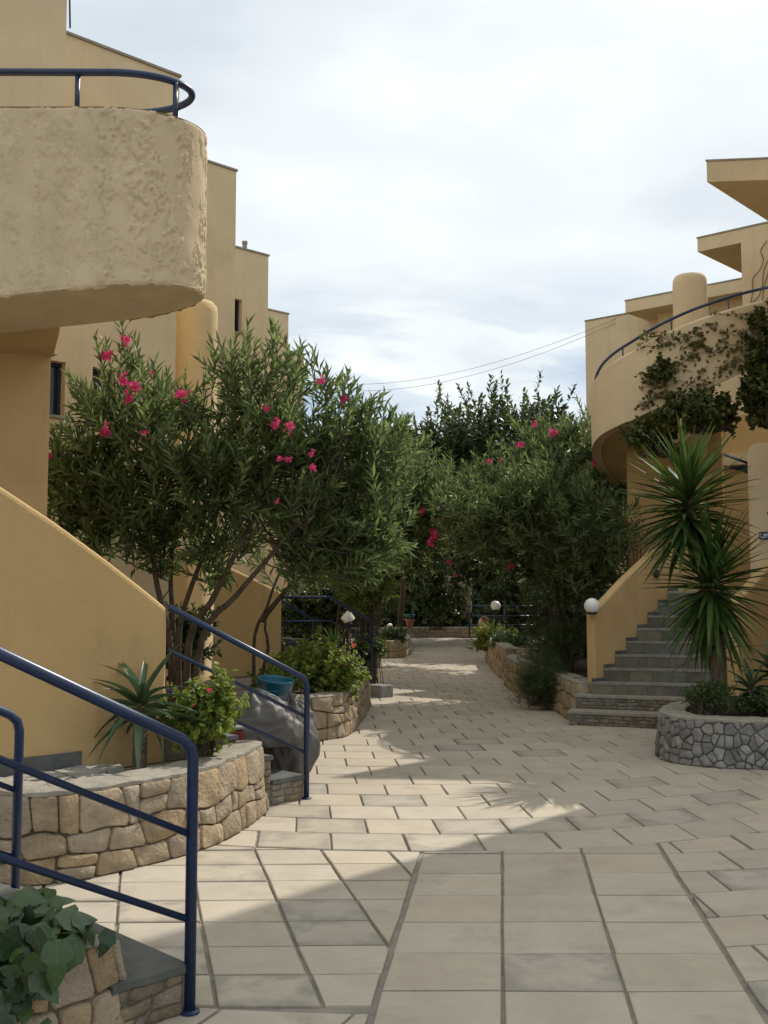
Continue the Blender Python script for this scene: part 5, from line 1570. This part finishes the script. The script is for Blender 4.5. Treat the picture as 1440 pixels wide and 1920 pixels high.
bush('low bluish groundcover on the far right planter', at(965, 1205, 22.0), (0.55, 0.7, 0.22), 260, 9, (0.07, 0.035), M['midleaf'], 210, z0=0.5, name='groundcover', cat='plant')
bush('rounded rosemary-like bush hanging over the right planter wall', at(1020, 1280, 14.6), (0.46, 0.42, 0.40), 760, 12, (0.05, 0.007), M['needle'], 211, kind='lance', tl=0.16, z0=0.05)
bush('fine grassy shrub behind the trailing bush', at(1050, 1215, 15.8), (0.5, 0.6, 0.38), 460, 12, (0.09, 0.010), M['needle'], 212, kind='lance', tl=0.2, z0=0.42)
bush('dark undergrowth beneath the broad oleander', at(1095, 1150, 19.5), (1.1, 0.8, 0.75), 1100, 10, (0.11, 0.04), M['darkleaf'], 213, z0=0.4, name='undergrowth')
bush('brown-green low shrub at the foot of the yucca', at(1318, 1310, 10.25), (0.27, 0.22, 0.17), 330, 10, (0.04, 0.016), M['midleaf'], 214, kind='lance', tl=0.12, z0=0.40)
bush('low shrub at the right edge of the yucca planter', at(1425, 1320, 10.4), (0.26, 0.22, 0.14), 160, 9, (0.05, 0.02), M['midleaf'], 215, kind='lance', tl=0.12, z0=0.40)
bush('pale green leafy bush at the shaded end of the path', at(820, 1130, 37.0), (0.9, 0.6, 0.75), 330, 9, (0.15, 0.08), M['midleaf'], 216, z0=0.3)
bush('dark hedge left of the garden wall at the end of the path', at(795, 1150, 39.5), (2.4, 0.7, 1.6), 1300, 9, (0.18, 0.08), M['darkleaf'], 217, z0=0.0, name='hedge')
bush('dense dark shrub behind the far blue railing', at(985, 1145, 28.5), (1.5, 0.7, 1.0), 900, 10, (0.14, 0.06), M['darkleaf'], 220, z0=0.4)
bush('dark overhanging shrub above the low bench wall', at(870, 1120, 40.5), (2.2, 0.7, 1.5), 900, 9, (0.2, 0.09), M['darkleaf'], 221, z0=0.0)
bush('dark shrub behind the near stair railing', at(345, 1215, 10.9), (0.35, 0.3, 0.42), 260, 9, (0.09, 0.04), M['darkleaf'], 218, z0=0.0)
bush('bare reddish shrub between the oleander and the yucca', at(1195, 1000, 15.3), (0.28, 0.25, 0.45), 70, 6, (0.06, 0.02), M['vine'], 219, kind='lance', z0=0.44, tl=0.3)

# blade plants: every blade is an object
def blade_mesh(name, L, W, curve, mt, seg=6, chan=0.18, thick=0.0):
    V = []; Fc = []
    for i in range(seg + 1):
        t = i / seg
        w = W * (0.55 + 0.9 * t) * (1 - t) ** 0.55 if t < 1 else 0
        w = W * min(1.0, 0.5 + 1.6 * t) * (1 - t ** 2.2)
        z = -curve * L * t * t
        y = L * (t - 0.18 * curve * t * t)
        V += [(-w / 2, y, z + w * chan), (0, y, z - thick * (1 - t)), (w / 2, y, z + w * chan)]
    for i in range(seg):
        a = i * 3
        Fc += [(a, a + 1, a + 4, a + 3), (a + 1, a + 2, a + 5, a + 4)]
    me = bpy.data.meshes.new(name); me.from_pydata(V, [], Fc)
    me.polygons.foreach_set('use_smooth', [True] * len(me.polygons))
    me.materials.append(mt)
    return me
def rosette(th, c, n, meshes, el_lo, el_hi, seed, name='leaf', rise=0.0, sc=(0.8, 1.1), power=1.0):
    rg = random.Random(seed)
    for i in range(n):
        az = i * 2.39996 + rg.uniform(-0.2, 0.2)
        f = (i / max(1, n - 1)) ** power
        el = el_hi + (el_lo - el_hi) * f + rg.uniform(-0.12, 0.12)
        o = bpy.data.objects.new(name, meshes[i % len(meshes)])
        link(o, th, (c[0], c[1], c[2] - rise * f))
        o.rotation_euler = (el, rg.uniform(-0.25, 0.25), az)
        o.rotation_mode = 'XYZ'
        qz = Quaternion((0, 0, 1), az) @ Quaternion((1, 0, 0), el) @ Quaternion((0, 1, 0), rg.uniform(-0.3, 0.3))
        o.rotation_mode = 'QUATERNION'; o.rotation_quaternion = qz
        s = rg.uniform(*sc); o.scale = (s, s, s)
YL = [blade_mesh('leaf', 0.82, 0.070, 0.05, M['yucca']), blade_mesh('leaf', 0.79, 0.066, 0.15, M['yucca']), blade_mesh('leaf', 0.74, 0.068, 0.25, M['yucca'])]
yb = at(1347, 1300, 10.55)
yu = empty('yucca', (yb.x, 10.55, 0.40), 'two-headed yucca with spiky leaves in the dark stone planter', 'plant')
t1 = at(1333, 1075, 10.5); t2 = at(1288, 915, 10.65)
mb = MB(); mb.tube(smooth_path([(yb.x, 10.55, 0.38), at(1345, 1220, 10.53), at(1338, 1140, 10.5), t1], 0.08), [0.088 - 0.0025 * i for i in range(len(smooth_path([(yb.x, 10.55, 0.38), at(1345, 1220, 10.53), at(1338, 1140, 10.5), t1], 0.08)))], 12)
mb.build('trunk', M['yuccabark'], yu, smooth=True)
mb = MB(); mb.tube(smooth_path([at(1338, 1140, 10.5), at(1310, 1040, 10.62), t2], 0.08), 0.055, 10); mb.build('limb', M['yuccabark'], yu, smooth=True)
rosette(yu, t1, 136, YL, R(-66), R(86), 5, rise=0.30, sc=(0.85, 1.12), power=0.85)
rosette(yu, t2, 140, YL, R(-45), R(86), 6, rise=0.40, sc=(0.85, 1.12), power=0.85)
rosette(yu, at(1335, 1215, 10.5), 14, YL, R(-20), R(50), 7, rise=0.06, sc=(0.6, 0.85))
rg = random.Random(91)
mb = MB()
for (c_, n_, lo_, hi_, ri_) in ((t1, 55, -60, 40, 0.34), (t2, 70, -45, 45, 0.44)):
    for i in range(n_):
        az = i * 2.39996 + 0.7; f = i / n_
        el = R(hi_ + (lo_ - hi_) * f) + rg.uniform(-0.12, 0.12)
        qz = Quaternion((0, 0, 1), az) @ Quaternion((1, 0, 0), el) @ Quaternion((0, 1, 0), rg.uniform(-0.3, 0.3))
        me_ = YL[i % 3]; sc_ = rg.uniform(0.75, 1.0)
        mb.add([Vector((c_.x, c_.y, c_.z - ri_ * f)) + qz @ (v.co * sc_) for v in me_.vertices], [tuple(p.vertices) for p in me_.polygons])
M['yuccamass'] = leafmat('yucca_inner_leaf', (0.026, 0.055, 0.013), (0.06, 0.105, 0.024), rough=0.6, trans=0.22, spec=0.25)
mb.build('inner_leaves', M['yuccamass'], yu, smooth=True)['kind'] = 'stuff'
mb = MB(); st = [t2, at(1284, 870, 10.65), at(1275, 825, 10.65), at(1277, 785, 10.65)]
mb.tube(smooth_path(st, 0.05), 0.012, 6); rs_ = np.random.default_rng(4)
for i in range(40):
    p = smooth_path(st, 0.02)[int(rs_.uniform(8, 40))] if len(smooth_path(st, 0.02)) > 41 else Vector(st[2])
    q = p + Vector(rs_.normal(size=3) * 0.035); mb.tube([p, q], [0.004, 0.008], 4)
mb.build('dry_flower_stalk', M['dry'], yu)

AL = [blade_mesh('leaf', 0.40, 0.062, 0.42, M['aloe'], 7, 0.26, 0.02), blade_mesh('leaf', 0.36, 0.058, 0.75, M['aloe'], 7, 0.26, 0.02), blade_mesh('leaf', 0.44, 0.055, 0.2, M['aloe'], 7, 0.26, 0.02)]
ag = empty('agave', (-1.60, 6.92, 0.44), 'curving blue-green agave against the ochre stair wall', 'plant')
mb = MB(); ac = at(264, 1312, 6.92); mb.tube([(ac.x, 6.92, 0.40), (ac.x, 6.92, ac.z - 0.02)], [0.05, 0.045], 8); mb.build('stem', M['yuccabark'], ag)
rosette(ag, ac, 30, AL, R(-25), R(75), 9, rise=0.10, sc=(0.85, 1.2))
al2 = empty('aloe', tuple(at(1412, 1300, 10.5)), 'dark aloe at the right end of the yucca planter', 'plant', 'aloes in the yucca planter')
ac = at(1408, 1290, 10.5); rosette(al2, ac, 18, AL, R(-15), R(75), 10, rise=0.05, sc=(0.75, 1.0))
mb = MB(); mb.tube([(ac.x, ac.y, 0.38), ac], 0.04, 8); mb.build('stem', M['yuccabark'], al2)
al3 = empty('aloe', tuple(at(1440, 1290, 10.9)), 'taller aloe cut by the right edge of the picture', 'plant', 'aloes in the yucca planter')
ac = at(1448, 1255, 10.9); rosette(al3, ac, 18, AL, R(-15), R(75), 11, rise=0.05, sc=(0.8, 1.1))
mb = MB(); mb.tube([(ac.x, ac.y, 0.38), ac], 0.04, 8); mb.build('stem', M['yuccabark'], al3)
SL_ = [blade_mesh('leaf', 0.42, 0.035, 0.12, M['yucca']), blade_mesh('leaf', 0.38, 0.032, 0.3, M['yucca'])]
sp = empty('spiky_plant', tuple(at(628, 1225, 13.9)), 'small clump of upright sword leaves beside the broken lamp', 'plant')
rosette(sp, at(628, 1220, 13.9), 22, SL_, R(25), R(88), 12, rise=0.02, sc=(0.85, 1.15))

# ivy in the corner planter: each leaf an object
def ivy_mesh(seed):
    rg = random.Random(seed)
    prof = [(0, 0.02), (0.28, -0.10), (0.50, 0.10), (0.62, 0.34), (0.40, 0.46), (0.34, 0.66), (0.14, 0.90), (0, 1.06)]
    pts = [(x * rg.uniform(0.85, 1.1), y) for x, y in prof]
    pts = [(max(0, p.x), p.y) for p in smooth_path([(x, y, 0) for x, y in pts], 0.09)]
    V = []; Fc = []
    wv = rg.uniform(0, 6)
    for i, (x, y) in enumerate(pts):
        bend = -0.30 * y * y
        V.append((0, y, bend)); V.append((x, y, bend + 0.16 * x - 0.34 * x * x + 0.05 * math.sin(y * 9 + wv) * x)); V.append((-x, y, bend + 0.16 * x - 0.34 * x * x + 0.05 * math.sin(y * 8 + wv + 2) * x))
    for i in range(len(pts) - 1):
        a = i * 3; b = a + 3
        Fc += [(a, a + 1, b + 1, b), (a, b, b + 2, a + 2)]
    me = bpy.data.meshes.new('leaf'); me.from_pydata([(x * 0.8, y, z) for x, y, z in V], [], Fc)
    me.polygons.foreach_set('use_smooth', [True] * len(me.polygons))
    me.materials.append(M['ivy'])
    return me
IV = [ivy_mesh(i) for i in range(5)]
iv = empty('ivy', (-1.35, 3.6, 0.30), 'broad-leaved ivy tumbling over the bottom left planter', 'plant')
rg = random.Random(77)
stm = MB()
cnt = 0
for i in range(900):
    if cnt >= 295: break
    s = rg.uniform(0.02, 1.1); w = rg.uniform(-0.13, 0.50)
    p = Vector((-1.02, 3.83, 0)) + D2 * s + W2 * w
    hh = 0.36 + 0.19 * math.exp(-((w - 0.22) / 0.26) ** 2) * min(1, 0.55 + s) * rg.uniform(0.35, 1.05)
    if w < 0.02: hh = rg.uniform(0.10 + max(0, 0.30 - 0.5 * s), 0.46)
    if s < 0.22 and w < 0.04 and rg.random() < 0.85: continue
    p.z = hh
    o = bpy.data.objects.new('leaf', IV[cnt % 5])
    link(o, iv, p)
    nrm = Vector((rg.gauss(0.25, 0.35), rg.gauss(-0.35, 0.35), rg.gauss(0.8, 0.3)))
    if w < 0: nrm = Vector((0.6 + rg.gauss(0, 0.25), -0.6 + rg.gauss(0, 0.25), 0.45 + rg.gauss(0, 0.2)))
    nrm.normalize()
    down = Vector((rg.gauss(0.3, 0.5), rg.gauss(-0.3, 0.5), -0.5 if w < 0 else rg.gauss(-0.1, 0.4)))
    yv = (down - nrm * down.dot(nrm)).normalized(); xv = yv.cross(nrm)
    o.rotation_mode = 'QUATERNION'
    o.rotation_quaternion = Matrix((xv, yv, nrm)).transposed().to_quaternion()
    sc = rg.uniform(0.07, 0.145); o.scale = (sc, sc, sc)
    stm.tube([p - nrm * 0.09 - Vector((0, 0, 0.05)), p - nrm * 0.02, p], [0.003, 0.0025, 0.002], 4, caps=False)
    cnt += 1
stm.build('stems', M['bark'], iv)
rs_ = np.random.default_rng(78)
n_ = 620
ss = rs_.uniform(0.03, 1.2, n_); ww = rs_.uniform(-0.10, 0.50, n_)
PP = np.array([-1.02, 3.83, 0]) + np.outer(ss, np.array(D2)) + np.outer(ww, np.array(W2))
PP[:, 2] = 0.30 + 0.16 * np.exp(-((ww - 0.22) / 0.26) ** 2) * rs_.uniform(0.2, 1.0, n_)
PP[:, 2] = np.where(ww < 0.02, rs_.uniform(0.15, 0.42, n_), PP[:, 2])
keep = ~((ss < 0.25) & (ww < 0.05))
PP = PP[keep]; n_ = len(PP)
DD = unit(rs_, n_) + np.array([0.3, -0.3, -0.2]); NN = unit(rs_, n_) * 0.6 + np.array([0.3, -0.4, 0.8])
M['ivysmall'] = leafmat('ivy_small_leaf', (0.014, 0.036, 0.012), (0.07, 0.12, 0.03), rough=0.35, trans=0.2)
sml = leaves_mesh('small_leaves', PP, DD, NN, rs_.uniform(0.05, 0.09, n_), rs_.uniform(0.045, 0.075, n_), M['ivysmall'], iv, (-1.35, 3.6, 0.30), 'broad', 0.2, 0.2)
sml['kind'] = 'stuff'

# creeper on the curved parapet
vn = empty('creeper', (4.2, 14.0, 4.2), 'reddish creeper with bare stems trailing over the curved stucco parapet', 'plant', 'creepers on the right wing')
rs_ = np.random.default_rng(55); rg = random.Random(55)
mb = MB(); LP, LD, LN, LL, LW = [], [], [], [], []
for k in range(40):
    d = rg.uniform(230, 292); z = ztop(d) - rg.uniform(-0.02, 0.9)
    pts = []
    dd, dz = rg.choice((-1, -1, 1)) * rg.uniform(1.0, 2.4), rg.uniform(-0.05, 0.035)
    for i in range(rg.randint(6, 12)):
        zz = min(max(z, zlow(d) - 0.05), ztop(d) + 0.05)
        pts.append(cpt(d, CR + 0.015 + rg.uniform(0, 0.015), zz))
        d += dd * rg.uniform(0.6, 1.3); z += dz + rg.uniform(-0.03, 0.03)
        if d < 224 or d > 296: break
    if len(pts) < 3: continue
    sp_ = smooth_path(pts, 0.04)
    mb.tube(sp_, 0.004, 4, caps=False)
    for p in sp_[::1]:
        if rg.random() < 0.75:
            out = (Vector((p.x, p.y, 0)) - CC).normalized()
            for _ in range(rg.randint(0, 2)):
                LP.append(p + Vector(rs_.normal(size=3) * 0.03) + out * 0.02); LD.append(Vector(rs_.normal(size=3)) + Vector((0, 0, -0.4)) + out * 0.3); LN.append(out + Vector(rs_.normal(size=3) * 0.5)); LL.append(rg.uniform(0.05, 0.09)); LW.append(rg.uniform(0.035, 0.06))
mb.build('stems', M['bark'], vn)
n_v = len(LP)
cl = rs_.random(n_v)
for nm_, mk_, mt_ in (('brown_leaves', cl < 0.5, M['vine']), ('green_leaves', cl >= 0.5, M['vinegreen'])):
    leaves_mesh(nm_, np.array(LP)[mk_], np.array(LD)[mk_], np.array(LN)[mk_], np.array(LL)[mk_], np.array(LW)[mk_], mt_, vn, (4.2, 14.0, 4.2), 'broad')
# denser green clump on it
GC = 'creepers on the right wing'
bush('olive clump of creeper halfway along the curved parapet', at(1240, 700, 14.0), (0.17, 0.10, 0.26), 110, 8, (0.075, 0.055), M['vinegreen'], 301, name='creeper', cat='plant', group=GC, z0=4.55)
bush('dark ivy mass hanging at the right edge below the upper wall', at(1440, 690, 13.9), (0.36, 0.35, 0.80), 620, 10, (0.09, 0.065), M['vinegreen'], 302, name='creeper', cat='plant', group=GC)
bush('dark ivy hanging under the curved stair above the yucca', at(1330, 775, 13.9), (0.68, 0.3, 0.24), 620, 10, (0.09, 0.065), M['vinegreen'], 303, name='creeper', cat='plant', group=GC)
bush('thin tangle of dry creeper under the left part of the curved stair', at(1225, 820, 14.4), (0.4, 0.25, 0.28), 240, 8, (0.075, 0.05), M['vinegreen'], 304, name='creeper', cat='plant', group=GC)
# thin vine on the far upper wall
v2 = empty('creeper', tuple(at(1415, 520, 18.0)), 'thin bare vine climbing the upper wall at the right edge', 'plant', 'creepers on the right wing')
mb = MB()
for k in range(4):
    u = 0.85 + 0.12 * k; pts = []
    for i in range(9):
        p = c2 + RF * (u + rg.uniform(-0.06, 0.06) + 0.05 * i) - RG * 0.02 + Vector((0, 0, 6.55 + 0.16 * i)); pts.append(p)
    mb.tube(smooth_path(pts, 0.05), 0.006, 4, caps=False)
mb.build('stems', M['bark'], v2)
